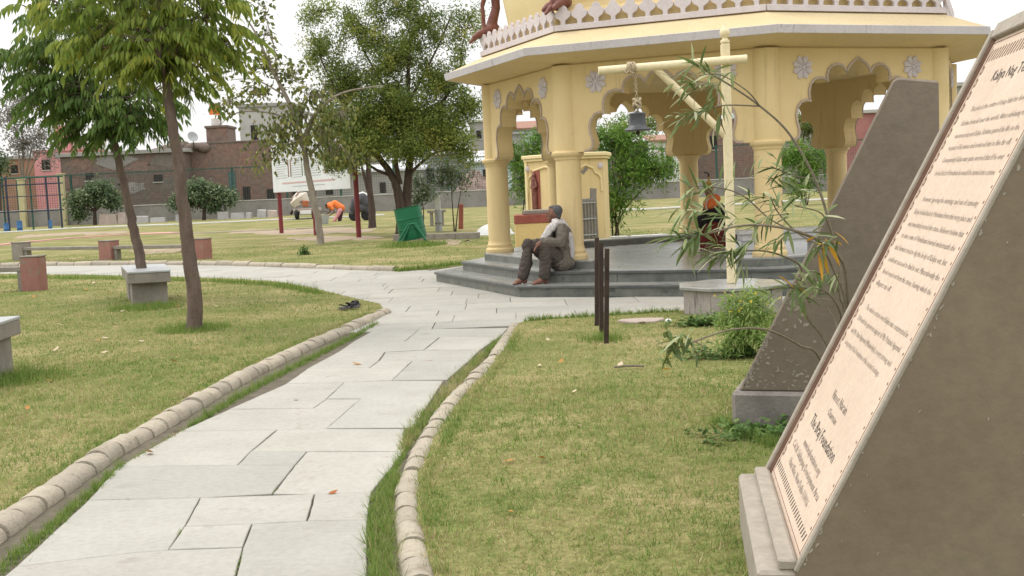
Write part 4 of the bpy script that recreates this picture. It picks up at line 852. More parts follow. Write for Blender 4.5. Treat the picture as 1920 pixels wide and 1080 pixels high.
# ------------------------------------------------------------------ trees
def skeleton(t, o, trunk, r0, r1, limbs, m, name='trunk', n=10):
    """trunk and limbs as separate parts; world points, o is the thing's origin"""
    P = cr(trunk, 6); R = [r0+(r1-r0)*(i/(len(P)-1))**0.8 for i in range(len(P))]; R[0] *= 1.25; R[1] *= 1.08
    P = [p+Vector((random.gauss(0, .008), random.gauss(0, .008), 0))*min(1, r0*8) for p in P]
    MB().tube([p-o for p in P], R, n).build(name, m, t, smooth=True)
    for pts, ra, rb in limbs:
        Q = cr(pts, 5); RR = lerp(ra, rb, len(Q)); MB().tube([q-o for q in Q], RR, 7).build('limb', m, t, smooth=True)
def crown_leaves(t, o, blobs, m, per, length, width, curl=0.3, style='spread', twigm=None, twig_r=0.008, rows=DIAM, clump=0.18, name='crown', hubs=None):
    """blobs: (centre, (rx,ry,rz), number of clumps). Each clump hangs on a twig from the blob's heart."""
    parts = []; tw = MB(); ov = Vector(o)
    for bi, (c, r, n) in enumerate(blobs):
        c = np.array(c); u = unit(n)*(rng.random((n, 1))**0.45); C = c + u*np.array(r)*(0.86+0.28*rng.random((n, 1)))
        hub = np.array(hubs[bi]) if hubs else c
        for k in range(0, n, 2 if n > 60 else 1):
            a = hub*0.75+c*0.25+rng.normal(size=3)*0.1*np.array(r); b = C[k]; mid = (a+b)/2+rng.normal(size=3)*0.07*np.linalg.norm(r)
            tw.tube([Vector(a)-ov, Vector(mid)-ov, Vector(b)-ov], [twig_r*1.6, twig_r, twig_r*.4], 4, False)
        q = np.repeat(C, per, 0); nn = len(q)
        if style == 'spread':
            P = q + rng.normal(size=(nn, 3))*clump; D = unit(nn); D[:, 2] -= 0.25; N = unit(nn); N[:, 2] += 0.8
        elif style == 'droop':
            out = np.repeat((C-c)/np.array(r), per, 0); ang = rng.random(nn)*2*pi
            P = q + rng.normal(size=(nn, 3))*clump*np.array([1, 1, .6]); D = np.stack([np.cos(ang), np.sin(ang), np.zeros(nn)], 1)*0.55+out*0.3
            D[:, 2] -= 0.55+0.5*rng.random(nn); N = np.stack([np.cos(ang), np.sin(ang), np.full(nn, 0.7)], 1)+rng.normal(size=(nn, 3))*.25
        cr_ = np.repeat(rng.random(n), per); rn = np.clip(0.68*cr_+0.32*rng.random(nn), 0, 1)
        parts.append(leaf_arrays(P-np.array(o), D, N, length*(0.7+0.6*rng.random(nn)), width*(0.75+0.5*rng.random(nn)), curl, rows, rn))
    V, F, R = merge(parts); np_mesh(name, V, F, m, R, t)
    if twigm is not None and tw.v: stuff(tw.build('twigs', twigm, t))
def sprays(t, o, blobs, m, twigm, rach=0.34, leafl=0.15, leafw=0.032, pairs=6, name='crown'):
    """pinnate leaves: an arching midrib with pairs of hanging leaflets"""
    parts = []; tw = MB(); ov = Vector(o)
    for c, r, n in blobs:
        c = np.array(c); u = unit(n)*(rng.random((n, 1))**0.4); C = c+u*np.array(r)
        for k in range(n):
            ou = (C[k]-c)/np.array(r); a = math.atan2(ou[1], ou[0])+random.gauss(0, .7); el = 0.35+0.5*ou[2]+random.gauss(0, .25)
            d = np.array([cos(a)*cos(el), sin(a)*cos(el), sin(el)]); Lr = rach*random.uniform(.7, 1.25)
            if k % 2 == 0: tw.tube([Vector(c*.55+C[k]*.45)-ov, Vector(C[k])-ov], [.010, .006], 4, False)
            ts = (np.arange(pairs)+.6)/pairs; B = C[k]+d*Lr*ts[:, None]; B[:, 2] -= Lr*0.75*ts**2
            tw.tube([Vector(C[k])-ov, Vector(B[pairs//2])-ov, Vector(B[-1])-ov], [.004, .003, .002], 3, False)
            side = np.array([-sin(a), cos(a), 0.0]); sh = rng.random()
            for s in (-1, 1):
                D = np.tile(side*s*0.55+d*0.35, (pairs, 1)); D[:, 2] -= 0.75+0.35*rng.random(pairs); D += rng.normal(size=(pairs, 3))*.13
                N = np.tile(np.array([side[0]*s*.7, side[1]*s*.7, .6]), (pairs, 1))+rng.normal(size=(pairs, 3))*.2
                parts.append(leaf_arrays(B-np.array(o), D, N, leafl*(.75+.5*rng.random(pairs)), leafw*(.8+.4*rng.random(pairs)), .25, ((0, .15), (.3, 1), (.65, .8), (1, .03)), np.clip(.6*sh+.4*rng.random(pairs), 0, 1)))
    V, F, R = merge(parts); np_mesh(name, V, F, m, R, t); stuff(tw.build('twigs', twigm, t))

# tree beside the path, leaning, with drooping pinnate leaves
Y1 = 12.85
o = G(363, 622); t1 = thing('young_tree', 'leaning young tree with drooping leaves, trunk rising from a ring of grass', 'tree', tuple(o))
tr = [A(363, 632, Y1), A(364, 560, Y1), A(354, 470, Y1-.03), A(344, 390, Y1-.05), A(333, 300, Y1-.02), A(319, 205, Y1), A(309, 130, Y1), A(303, 40, Y1), A(300, -60, Y1+.05), A(296, -190, Y1)]
b1 = [((A(px, py, Y1+dy)), (rx, ry, rz), n) for px, py, dy, rx, ry, rz, n in [(300, -50, 0, .85, .85, .6, 70), (215, 25, .1, .62, .7, .52, 62), (380, 25, -.1, .50, .6, .48, 48), (300, 78, -.35, .50, .5, .38, 46), (250, 105, .2, .45, .5, .32, 36), (360, 100, .3, .42, .5, .34, 36), (418, 62, .1, .24, .3, .26, 13), (120, 10, 0, .38, .5, .32, 20), (180, 85, -.2, .3, .4, .28, 20), (310, 130, .1, .25, .3, .2, 14), (300, -220, 0, .8, .8, .7, 50), (60, 18, .1, .16, .2, .18, 6), (352, 160, .3, .16, .25, .15, 7)]]
skeleton(t1, o, tr, .094, .03, [([A(309, 130, Y1), A(345, 70, Y1-.1), A(400, 20, Y1-.15)], .035, .012), ([A(306, 80, Y1), A(260, 30, Y1+.1), A(200, -20, Y1+.15)], .035, .012), ([A(312, 150, Y1), A(300, 110, Y1-.3), A(290, 70, Y1-.5)], .025, .01), ([A(305, 60, Y1), A(230, 50, Y1+.1), A(120, 10, Y1)], .025, .008), ([A(312, 150, Y1), A(380, 120, Y1+.2), (A(430, 80, Y1+.1))], .02, .008)], BARK1)
b1 = [(c, tuple(q*.80 for q in r), int(n*1.3)) for c, r, n in b1]; sprays(t1, np.array(o), b1, LEAF1, BARK1, .32, .122, .035, 7)
# its neighbour behind the box seat
Y2 = 17.0
o = A(270, 562, Y2); o.z = 0; t2 = thing('young_tree', 'dark leafy young tree leaning left behind the concrete box seat', 'tree', tuple(o))
tr = [Vector((o.x, o.y, -.05)), A(264, 490, Y2), A(251, 430, Y2), A(238, 370, Y2), A(224, 310, Y2), A(212, 258, Y2), A(200, 200, Y2), A(190, 120, Y2), A(185, 30, Y2)]
b2 = [((A(px, py, Y2+dy)), (rx, ry, rz), n) for px, py, dy, rx, ry, rz, n in [(190, 170, 0, .75, .8, .55, 80), (110, 150, .1, .62, .7, .45, 58), (270, 180, -.1, .45, .6, .42, 46), (170, 225, .1, .55, .6, .28, 46), (240, 225, -.2, .36, .5, .28, 30), (50, 110, 0, .48, .5, .3, 26), (120, 70, 0, .7, .7, .5, 60), (15, 115, .1, .25, .3, .22, 10), (80, 195, -.2, .3, .4, .25, 20), (220, 60, 0, .7, .7, .6, 50), (160, -20, 0, .6, .6, .5, 30), (205, 252, 0, .3, .3, .14, 14), (285, 235, 0, .18, .3, .2, 10)]]
skeleton(t2, o, tr, .085, .03, [([A(214, 265, Y2), A(170, 215, Y2), A(90, 150, Y2+.1)], .035, .01), ([A(212, 258, Y2), A(250, 200, Y2-.1), A(300, 160, Y2-.1)], .03, .01), ([A(205, 220, Y2), A(150, 130, Y2+.1), A(50, 105, Y2)], .03, .008)], BARK1)
b2 = [(c, tuple(q*.84 for q in r), int(n*1.25)) for c, r, n in b2]; sprays(t2, np.array(o), b2, LEAF2, BARK1, .35, .135, .038, 7)
# pale-barked sparse tree in front of the notice board
Y3 = 34.0
o = A(600, 458, Y3); o.z = 0; t3 = thing('peepal_tree', 'sparse pale trunked tree standing in front of the white notice board', 'tree', tuple(o))
tr = [Vector((o.x, o.y, -.05)), A(598, 420, Y3), A(588, 375, Y3), A(578, 325, Y3), A(571, 285, Y3), A(566, 262, Y3)]
skeleton(t3, o, tr, .115, .075, [([A(567, 268, Y3), A(545, 200, Y3), A(505, 120, Y3), A(478, 60, Y3), A(440, 5, Y3)], .085, .012), ([A(567, 268, Y3), A(590, 215, Y3), A(640, 175, Y3), A(720, 160, Y3-.3)], .07, .012),
    ([A(580, 290, Y3), A(615, 262, Y3-.4), A(650, 285, Y3-.5), A(668, 320, Y3-.6)], .05, .012), ([A(560, 245, Y3), A(520, 215, Y3), A(450, 210, Y3), A(410, 235, Y3)], .04, .008), ([A(535, 180, Y3), A(480, 150, Y3), A(430, 150, Y3)], .03, .006), ([A(520, 145, Y3), A(512, 80, Y3), A(492, 15, Y3)], .03, .006),
    ([A(575, 255, Y3), A(600, 200, Y3+.3), A(610, 150, Y3+.4)], .04, .01), ([A(510, 125, Y3), A(470, 90, Y3), A(430, 110, Y3)], .02, .005), ([A(566, 262, Y3), A(520, 280, Y3-.3), A(490, 300, Y3-.3)], .04, .01)], BARK3)
pb_ = [((A(px, py, Y3+dy)), (rx, ry, rz), n) for px, py, dy, rx, ry, rz, n in [(500, 120, 0, .55, .6, .5, 26), (445, 105, 0, .45, .5, .35, 16), (545, 140, 0, .45, .6, .45, 20), (500, 60, 0, .3, .4, .6, 10), (430, 190, 0, .7, .6, .35, 16), (480, 170, 0, .45, .5, .4, 16), (405, 150, 0, .3, .4, .3, 8), (440, 5, 0, .3, .3, .3, 6), (495, 15, 0, .25, .3, .25, 6)]]
crown_leaves(t3, np.array(o), pb_, PEEP, 6, .17, .11, .2, 'spread', BARK3, .007, clump=.16)
pb2 = [((A(px, py, Y3+dy)), (rx, ry, rz), n) for px, py, dy, rx, ry, rz, n in [(560, 215, 0, .75, .7, .5, 46), (520, 240, -.2, .6, .6, .4, 34), (600, 250, -.2, .7, .6, .5, 42), (530, 272, -.4, .6, .5, .32, 26), (622, 278, -.5, .6, .5, .38, 30), (590, 180, 0, .7, .6, .45, 30), (492, 300, -.3, .35, .4, .4, 14), (655, 296, -.6, .35, .4, .36, 16), (560, 265, .2, .7, .6, .4, 26), (640, 215, -.2, .5, .5, .4, 20)]]
crown_leaves(t3, np.array(o), pb2, PEEP, 7, .135, .085, .25, 'droop', BARK3, .006, clump=.22)
# big neem behind the green bin
Y4 = 37.0
o = A(757, 428, Y4); o.z = 0; t4 = thing('neem_tree', 'large spreading neem tree with forked trunk behind the green bin', 'tree', tuple(o))
tr = [Vector((o.x-.1, o.y, -.05)), A(752, 400, Y4), A(747, 365, Y4), A(738, 335, Y4), A(722, 310, Y4), A(700, 280, Y4), A(672, 235, Y4)]
skeleton(t4, o, tr, .20, .07, [([Vector((o.x+.15, o.y+.1, -.05)), A(762, 390, Y4+.1), A(765, 340, Y4+.1), A(768, 300, Y4+.1), A(770, 240, Y4+.1), A(765, 150, Y4), A(770, 60, Y4)], .19, .04), ([A(765, 330, Y4), A(790, 305, Y4), A(820, 285, Y4), A(870, 280, Y4)], .06, .02), ([A(735, 330, Y4), A(705, 318, Y4), A(680, 300, Y4)], .06, .03),
    ([A(750, 345, Y4), A(742, 300, Y4-.2), A(745, 240, Y4-.3), A(725, 150, Y4)], .09, .03), ([A(769, 270, Y4), A(810, 215, Y4), A(850, 160, Y4), A(870, 100, Y4)], .09, .02), ([A(766, 290, Y4), A(800, 250, Y4+.3), A(860, 230, Y4+.4)], .06, .02), ([A(690, 262, Y4), A(650, 200, Y4), A(610, 130, Y4), A(585, 60, Y4)], .05, .015), ([A(768, 190, Y4), A(820, 90, Y4), A(850, 20, Y4)], .05, .012), ([A(725, 170, Y4), A(680, 90, Y4), A(650, 10, Y4)], .04, .012)], BARK2)
nb = [((A(px, py, Y4+dy)), (rx, ry, rz), n) for px, py, dy, rx, ry, rz, n in [(740, 200, 0, 1.3, 1.4, .9, 110), (690, 240, .2, 1.1, 1.2, .75, 90), (800, 225, .1, 1.15, 1.2, .75, 95), (650, 150, .3, 1.0, 1.1, .8, 60), (830, 150, .2, 1.0, 1.1, .75, 52), (740, 110, .2, 1.2, 1.2, .8, 70), (690, 270, -.4, .8, .8, .45, 50), (770, 275, -.5, 1.0, .9, .4, 64), (840, 260, -.2, .8, .9, .5, 50), (620, 230, .2, .7, .8, .6, 34), (600, 90, .3, .7, .8, .8, 24), (680, 55, .3, .9, .9, .8, 40), (790, 45, .2, .95, 1, .75, 44), (870, 55, .3, .75, .8, .8, 26), (740, -10, .2, 1.2, 1, .7, 40), (880, 200, .1, .5, .6, .6, 22), (640, 300, -.3, .6, .6, .4, 26), (600, 20, .3, .6, .6, .6, 14), (880, 290, .1, .35, .5, .3, 8)]]
crown_leaves(t4, np.array(o), nb, NEEM, 105, .088, .040, .2, 'spread', BARK2, .010, clump=.145)
# thin dark stem behind the board's right post
o = A(698, 425, 47); o.z = 0; t5 = thing('slim_tree', 'slim dark trunked tree between the notice board and the neem tree', 'tree', tuple(o))
skeleton(t5, o, [Vector((o.x, o.y, -.05)), A(697, 390, 47), A(692, 340, 47), A(690, 300, 47), A(688, 250, 47), A(680, 200, 47)], .17, .06, [([A(696, 380, 47), A(684, 335, 47), A(675, 300, 47), A(660, 250, 47)], .08, .03)], BARK2)
crown_leaves(t5, np.array(o), [((A(680, 230, 47)), (1.2, 1, 1.0), 40), ((A(650, 280, 47)), (.8, .8, .7), 30)], NEEM, 50, .10, .045, .25, 'spread', BARK2, .010, clump=.26)
# bushes beside the pavilion and saplings by the bin
def bush(name, lab, px, py, Y, blobs, m, per, ln, wd, twigm=BARK2, style='spread', clump=.14, cat='shrub', group=None, stems=5):
    o = A(px, py, Y); o.z = 0; t = thing(name, lab, cat, tuple(o), 0, group)
    bl = [((A(a, b, Y+c)), (rx, ry, rz), n) for a, b, c, rx, ry, rz, n in blobs]
    for k in range(stems):
        c = bl[k % len(bl)][0]; s = Vector((random.uniform(-.1, .1), random.uniform(-.1, .1), -.03))
        MB().tube(cr([s, Vector((s.x*1.5+(c.x-o.x)*.3, s.y, (c.z)*.45)), Vector(c)-o+Vector((random.uniform(-.1, .1), 0, random.uniform(-.1, .2)))], 4), lerp(.03, .008, 9), 6).build('stem', twigm, t, smooth=True)
    crown_leaves(t, np.array(o), bl, m, per, ln, wd, .2, style, twigm, .006, clump=clump, name='foliage')
    return t
bush('oleander_bush', 'tall bright green oleander bush behind the shrine beside the pavilion', 1155, 425, 29.5, [(1165, 350, 0, .6, .6, .75, 70), (1200, 300, .2, .75, .7, .55, 70), (1150, 270, .1, .55, .6, .4, 50), (1235, 320, .2, .55, .6, .35, 40), (1145, 395, 0, .35, .4, .4, 30), (1120, 260, 0, .3, .4, .3, 16), (1180, 250, .1, .4, .5, .25, 22)], OLEB, 26, .15, .028)
bush('oleander_bush', 'green oleander bush seen through the narrow arch behind the statue niche', 985, 400, 30.5, [(985, 330, 0, .45, .5, .7, 50), (1010, 280, .2, .5, .5, .4, 36), (970, 300, 0, .25, .4, .4, 20), (1020, 262, .2, .3, .4, .3, 16)], OLEB, 24, .15, .028)
bush('oleander_bush', 'dark green bush seen through the right arch of the pavilion', 1510, 395, 52, [(1505, 290, 0, 1.0, 1, .6, 46), (1480, 300, 0, .8, .8, .5, 36), (1525, 310, 0, .8, .8, .7, 36), (1505, 345, 0, .8, .8, .6, 30)], OLEB, 22, .22, .05)
bush('sapling', 'slender sapling with light green leaves beside the red stub post', 851, 430, 39, [(840, 320, 0, .65, .6, .5, 34), (865, 335, .1, .5, .5, .4, 20), (825, 340, 0, .4, .4, .4, 14)], SHRUBL, 18, .13, .04, stems=2, cat='sapling')
bush('sapling', 'bushy green sapling just right of the forked neem trunk', 786, 410, 40, [(785, 345, 0, .35, .4, .55, 20), (800, 360, .1, .4, .4, .3, 14), (780, 375, 0, .25, .3, .35, 10)], SHRUBL, 18, .14, .045, stems=2, cat='sapling')
bush('small_plant', 'small leafy plant growing alone on the lawn below the pale tree', 574, 492, 28.2, [(574, 474, 0, .16, .15, .15, 14), (566, 480, 0, .1, .1, .1, 6)], WEED, 10, .09, .035, stems=3, clump=.05, cat='plant')
# foreground oleander: long arching stems with narrow leaves at their ends
o = Vector((1.78, 6.02, 0)); ol = thing('oleander', 'lanky oleander with long arching stems in front of the weathered slab', 'oleander', tuple(o))
root = [Vector((1.78, 6.02, -.03)), Vector((1.76, 6.0, .35))]
def stem(pts, r0=.0085, r1=.0035, first=True):
    P = ([Vector((1.74+random.uniform(-.06, .06), 6.0+random.uniform(-.05, .05), -.03))] if first else [])+[A(a, b, c) for a, b, c in pts]
    Q = cr(P, 6); MB().tube([q-o for q in Q], lerp(r0, r1, len(Q)), 7).build('stem', TWIG, ol, smooth=True)
stem([(1596, 640, 5.95), (1590, 567, 5.9), (1580, 492, 5.85), (1533, 450, 5.8), (1480, 430, 5.75), (1422, 422, 5.7), (1378, 425, 5.68), (1336, 436, 5.66), (1270, 452, 5.6)], .011)
stem([(1585, 640, 6.0), (1582, 560, 6.02), (1560, 440, 6.05), (1530, 340, 6.08), (1480, 251, 6.1), (1424, 198, 6.1), (1369, 160, 6.08), (1324, 133, 6.05), (1296, 112, 6.05)], .010)
stem([(1424, 198, 6.1), (1400, 170, 6.0), (1350, 140, 5.95), (1310, 142, 5.9)], .004, .0025, False)
stem([(1424, 199, 6.1), (1369, 197, 6.05), (1335, 202, 6.0), (1290, 218, 5.95)], .0045, .0025, False)
stem([(1555, 660, 6.05), (1517, 600, 6.05), (1497, 561, 6.05), (1502, 503, 6.0), (1467, 480, 5.95), (1420, 470, 5.9), (1330, 475, 5.85)], .008)
stem([(1540, 678, 5.7), (1500, 648, 5.6), (1440, 619, 5.5), (1380, 617, 5.45), (1330, 630, 5.4), (1252, 660, 5.35)], .0075)
stem([(1575, 650, 6.1), (1565, 600, 6.15), (1540, 560, 6.2), (1525, 520, 6.2)], .007); stem([(1570, 640, 6.0), (1576, 590, 5.9), (1545, 545, 5.8), (1480, 540, 5.75)], .006)
stem([(1590, 600, 5.9), (1560, 500, 5.8), (1540, 465, 5.75)], .006); stem([(1525, 335, 6.08), (1490, 330, 6.0), (1445, 312, 5.95)], .004, .0025, False)
stem([(1560, 470, 5.85), (1500, 440, 5.95), (1460, 400, 6.0), (1445, 370, 6.0)], .005, .003, False); stem([(1533, 450, 5.8), (1450, 415, 5.95), (1390, 365, 6.0), (1330, 350, 6.0), (1290, 350, 6.0)], .005, .0025, False)
stem([(1560, 440, 6.05), (1540, 400, 5.95), (1490, 385, 5.85), (1480, 372, 5.85)], .004, .0025, False)
stem([(1585, 600, 6.0), (1575, 560, 5.95), (1572, 520, 5.95)], .006); stem([(1300, 640, 5.38), (1318, 650, 5.36), (1305, 668, 5.35)], .003, .002, False)
def whorl(px, py, Y, n, ln, dirpx, m=OLEL, spread=.8, w=.0145):
    """narrow leaves leaving a shoot tip, mostly along the shoot's direction"""
    n = int(n*1.15) if m is OLEL else n; c = np.array(A(px, py, Y)); d = np.array(A(px+dirpx[0]*40, py+dirpx[1]*40, Y))-c; d /= np.linalg.norm(d)+1e-9
    P = c - d*np.linspace(0, .13, n)[:, None] + rng.normal(size=(n, 3))*.006
    D = d*0.75 + unit(n)*spread; D[:, 2] += .10; N = unit(n)*.5; N[:, 2] += .9
    return leaf_arrays(P-np.array(o), D, N, ln*(.6+.6*rng.random(n)), w*(.8+.4*rng.random(n)), .35, ((0, .2), (.25, .9), (.6, 1.0), (.85, .55), (1, .03)))
W = [(1300, 118, 6.05, 14, .13, (-.8, -.5)), (1325, 142, 6.0, 15, .12, (-.9, .1)), (1300, 165, 5.92, 15, .12, (-1, .2)), (1262, 158, 5.9, 9, .12, (-1, .1)), (1345, 160, 6.0, 8, .10, (-.5, .6)), (1285, 222, 5.95, 14, .12, (-1, .3)), (1312, 214, 5.98, 10, .11, (-.7, .7)), (1262, 222, 5.95, 8, .12, (-1, .2)), (1345, 235, 5.95, 8, .12, (-.3, 1)),
     (1292, 352, 6.0, 14, .13, (-1, -.2)), (1330, 350, 6, 10, .11, (-.8, .3)), (1275, 395, 5.7, 16, .14, (-1, .0)), (1262, 450, 5.6, 20, .15, (-1, .2)), (1290, 462, 5.62, 18, .14, (-.6, .7)), (1330, 480, 5.8, 20, .13, (-.9, .3)), (1375, 470, 5.85, 18, .13, (-.8, .4)), (1310, 435, 5.65, 16, .12, (-.8, -.5)), (1345, 400, 5.9, 16, .13, (-.8, -.3)), (1395, 372, 6.0, 16, .12, (-.9, .0)), (1410, 425, 5.75, 18, .13, (-.8, .5)), (1450, 375, 6.0, 16, .12, (-.6, -.6)), (1460, 350, 6.0, 12, .12, (-.7, -.3)),
     (1445, 312, 5.95, 20, .13, (-.9, -.3)), (1410, 300, 5.95, 6, .12, (-1, .1)), (1485, 372, 5.85, 16, .14, (-.8, .2)), (1450, 460, 5.9, 14, .12, (-.6, .6)), (1530, 462, 5.75, 14, .13, (-.4, .2)), (1480, 540, 5.75, 18, .14, (-1, .1)), (1530, 520, 6.2, 16, .13, (-.6, .1)), (1550, 535, 5.8, 14, .13, (.3, -.3)), (1505, 560, 5.9, 12, .12, (-.2, 1)), (1440, 555, 5.8, 8, .13, (-1, .1)), (1250, 662, 5.35, 16, .10, (-.6, .8), OLEL, .8, .022), (1262, 655, 5.35, 10, .09, (.3, 1), OLEL, .8, .022), (1305, 668, 5.35, 7, .09, (.2, 1), OLEL, .7, .02), (1245, 645, 5.35, 4, .07, (-.2, -1), OLEL, .6, .02), (1390, 500, 5.85, 10, .12, (-.3, 1)), (1500, 330, 6.0, 8, .11, (-.2, -.8)), (1550, 400, 5.9, 6, .1, (.4, -.5))]
V, F, R = merge([whorl(*a) for a in W]); np_mesh('leaves', V, F, OLEL, R, ol)
V, F, R = merge([whorl(1535, 475, 5.75, 4, .14, (-.3, .6), w=.02), whorl(1560, 455, 5.75, 3, .08, (.8, .0), w=.022), whorl(1500, 535, 5.75, 2, .10, (.6, .3), w=.014), whorl(1502, 560, 5.8, 1, .10, (-.1, 1), w=.014), whorl(1250, 645, 5.34, 3, .06, (.2, -1), w=.022)])
np_mesh('yellowed_leaves', V, F, OLEY, R, ol)
# feathery bush with small yellow flowers
o = G(1400, 672); mb_ = thing('flower_bush', 'feathery light green bush with tiny yellow flowers beside the platform', 'bush', tuple(o))
for k in range(16):
    a = random.uniform(0, 2*pi); r = random.uniform(.03, .2)
    MB().tube([(0.02*cos(a), .02*sin(a), -.02), (r*.5*cos(a), r*.5*sin(a), .22), (r*cos(a), r*sin(a), random.uniform(.35, .5))], [.005, .004, .002], 5).build('stem', GRASSG, mb_)
blz = [((o.x+x, o.y+y, z), (rx, rx, rz), n) for x, y, z, rx, rz, n in [(0, 0, .26, .17, .17, 60), (-.05, 0, .40, .13, .11, 40), (.07, .03, .42, .12, .10, 36), (.0, -.08, .18, .19, .13, 50), (-.1, -.02, .27, .1, .13, 30), (.12, .02, .28, .1, .13, 30), (-.16, -.06, .14, .1, .09, 20), (.15, -.1, .12, .1, .08, 20), (-.12, .0, .47, .05, .06, 10), (.03, .0, .53, .05, .06, 10), (.15, .0, .46, .05, .07, 9), (-.2, .0, .32, .05, .06, 8), (.2, 0, .34, .05, .05, 8)]]
crown_leaves(mb_, np.array(o), blz, MARI, 11, .055, .010, .2, 'spread', None, clump=.03, name='foliage')
P = np.array([[random.gauss(-.02, .12), random.gauss(0, .1), random.uniform(.38, .54)] for _ in range(26)]); P = np.repeat(P, 6, 0); D = unit(len(P)); D[:, 2] *= .4
V, F, R = leaf_arrays(P, D, np.tile([0, 0, 1.0], (len(P), 1))+rng.normal(size=(len(P), 3))*.1, .018, .012, 0, DIAM); stuff(np_mesh('flowers', V, F, YFLO, R, mb_))
# weeds at the platform's foot and under the bush
def weeds(px, py, n, sx, sy, h, lab):
    c = G(px, py); t = thing('weeds', lab, 'weeds', (c.x, c.y, 0)); m = n*5
    B = np.stack([rng.normal(size=n)*sx, rng.normal(size=n)*sy, np.abs(rng.normal(size=n))*h], 1); P = np.repeat(B, 5, 0)+rng.normal(size=(m, 3))*.015; D = unit(m); D[:, 2] = np.abs(D[:, 2])*.6; N = unit(m)*.4; N[:, 2] += 1
    V, F, R = leaf_arrays(P, D, N, .05*(.6+.8*rng.random(m)), .03*(.6+.8*rng.random(m)), .3, DIAM); P[:, 2] = 0
    np_mesh('foliage', V, F, WEED, R, t)
    st_ = MB()
    for k in range(0, n, 3): st_.tube([(B[k, 0]*.8, B[k, 1]*.8, -.02), tuple(B[k])], [.003, .002], 4, False)
    st_.build('stems', GRASSG, t); return t
weeds(1325, 612, 170, .16, .08, .05, 'dark green weeds at the foot of the octagonal platform'); weeds(1375, 672, 130, .20, .08, .045, 'low broad weeds in the grass around the flower bush'); weeds(1420, 822, 90, .14, .07, .03, 'low weeds along the grey base block of the weathered slab')

# ------------------------------------------------------------------ the seated man
o = Vector((0.55, 15.48, 0)); man = thing('person', 'man in grey brown clothes and white scarf sitting on the pavilion steps', 'person', tuple(o))
def J(px, py, Y, z=None):
    p = A(px, py, Y)
    if z is not None: p.z = z
    return p-o
hipN, hipF = J(1050, 489, 15.42), J(1046, 488, 15.60)
knN, knF = J(1022, 461, 15.28), J(990, 460, 15.48)
anN, anF = J(1019, 520, 15.27, .235), J(979, 520, 15.40, .235)
toN, toF = J(1003, 530, 15.22, .175), J(967, 530, 15.36, .175)
pel, wai, che, nek = J(1050, 485, 15.52), J(1053, 465, 15.53), J(1052, 440, 15.54), J(1047, 419, 15.55)
hd = J(1038.5, 402, 15.56)
shN, shF = J(1054, 431, 15.36), J(1044, 431, 15.72)
elN, elF = J(1051, 455, 15.28), J(1022, 455, 15.70)
wrN, wrF = J(1016, 453, 15.25), J(1000, 455, 15.55)
fd = Vector((-.86, .42, -.08)).normalized(); fs_ = Vector((fd.y, -fd.x, 0)).normalized()
body = [('t', [pel, wai, che], [.125, .115, .125]), ('t', [che, nek], [.085, .055]), ('t', [nek, hd-Vector((0, 0, .03))], [.056, .058]),
        ('b', hd+Vector((0, 0, .015)), (.083, .083, .105)), ('b', hd+fd*.028-Vector((0, 0, .035)), (.062, .062, .075)),
        ('t', [hd+fd*.085+Vector((0, 0, .02)), hd+fd*.108-Vector((0, 0, .012))], [.012, .016]), ('t', [hd+fd*.082-Vector((0, 0, .05))-fs_*.02, hd+fd*.082-Vector((0, 0, .05))+fs_*.02], [.011, .011]), ('b', hd+fd*.07-Vector((0, 0, .085)), (.028, .028, .022)),
        ('b', hd+fs_*.083-fd*.005, (.02, .014, .034)), ('b', hd-fs_*.083-fd*.005, (.02, .014, .034)), ('t', [hd+fd*.075+fs_*.045+Vector((0, 0, .032)), hd+fd*.083+Vector((0, 0, .032)), hd+fd*.075-fs_*.045+Vector((0, 0, .032))], [.013, .012, .013]),
        ('t', [che, shN], [.09, .06]), ('t', [che, shF], [.09, .06]), ('t', [shN, elN, wrN], [.052, .04, .028]), ('t', [shF, elF, wrF], [.052, .04, .028]),
        ('t', [pel, hipN, knN, anN], [.1, .085, .055, .038]), ('t', [pel, hipF, knF, anF], [.1, .085, .055, .038]),
        ('t', [anN, (anN+toN)/2-Vector((0, 0, .02)), toN], [.042, .040, .030]), ('t', [anF, (anF+toF)/2-Vector((0, 0, .02)), toF], [.042, .040, .030]), ('b', anN+Vector((.03, .01, -.045)), (.04, .036, .036)), ('b', anF+Vector((.03, .01, -.045)), (.04, .036, .036))]
for an, to in ((anN, toN), (anF, toF)):
    d = (to-an); d.z = 0; d.normalize(); s_ = Vector((-d.y, d.x, 0))
    for k in range(5): body.append(('t', [to+s_*(.03-.015*k)-Vector((0, 0, .005)), to+s_*(.032-.016*k)+d*(.045-.006*abs(k-1.0))-Vector((0, 0, .012))], [.013, .010]))
for wr, dr, dn in ((wrN, Vector((-.75, -.1, -.62)), 1), (wrF, Vector((-.9, -.2, -.35)), -1)):
    dr = dr.normalized(); s_ = dr.cross(Vector((0, 0, 1))).normalized(); pm = wr+dr*.055
    body += [('t', [wr, pm], [.028, .036]), ('b', pm+dr*.015, (.036, .036, .026))]
    for k, ln in enumerate((.066, .076, .070, .056)):
        b0_ = pm+dr*.035+s_*(.027-.018*k); b1_ = b0_+dr*ln*.5+Vector((0, 0, -.010)); b2_ = b1_+(dr+Vector((.15, 0, -.9))).normalized()*ln*.5
        body.append(('t', [b0_, b1_, b2_], [.0095, .009, .0075]))
    th0 = wr+dr*.03+s_*.03*dn; body.append(('t', [th0, th0+(dr*.6+s_*dn*.7).normalized()*.035, th0+(dr*.9+s_*dn*.3).normalized()*.065], [.012, .0105, .009]))
grow('body', body, SKIN, man, 0.0065, 4)
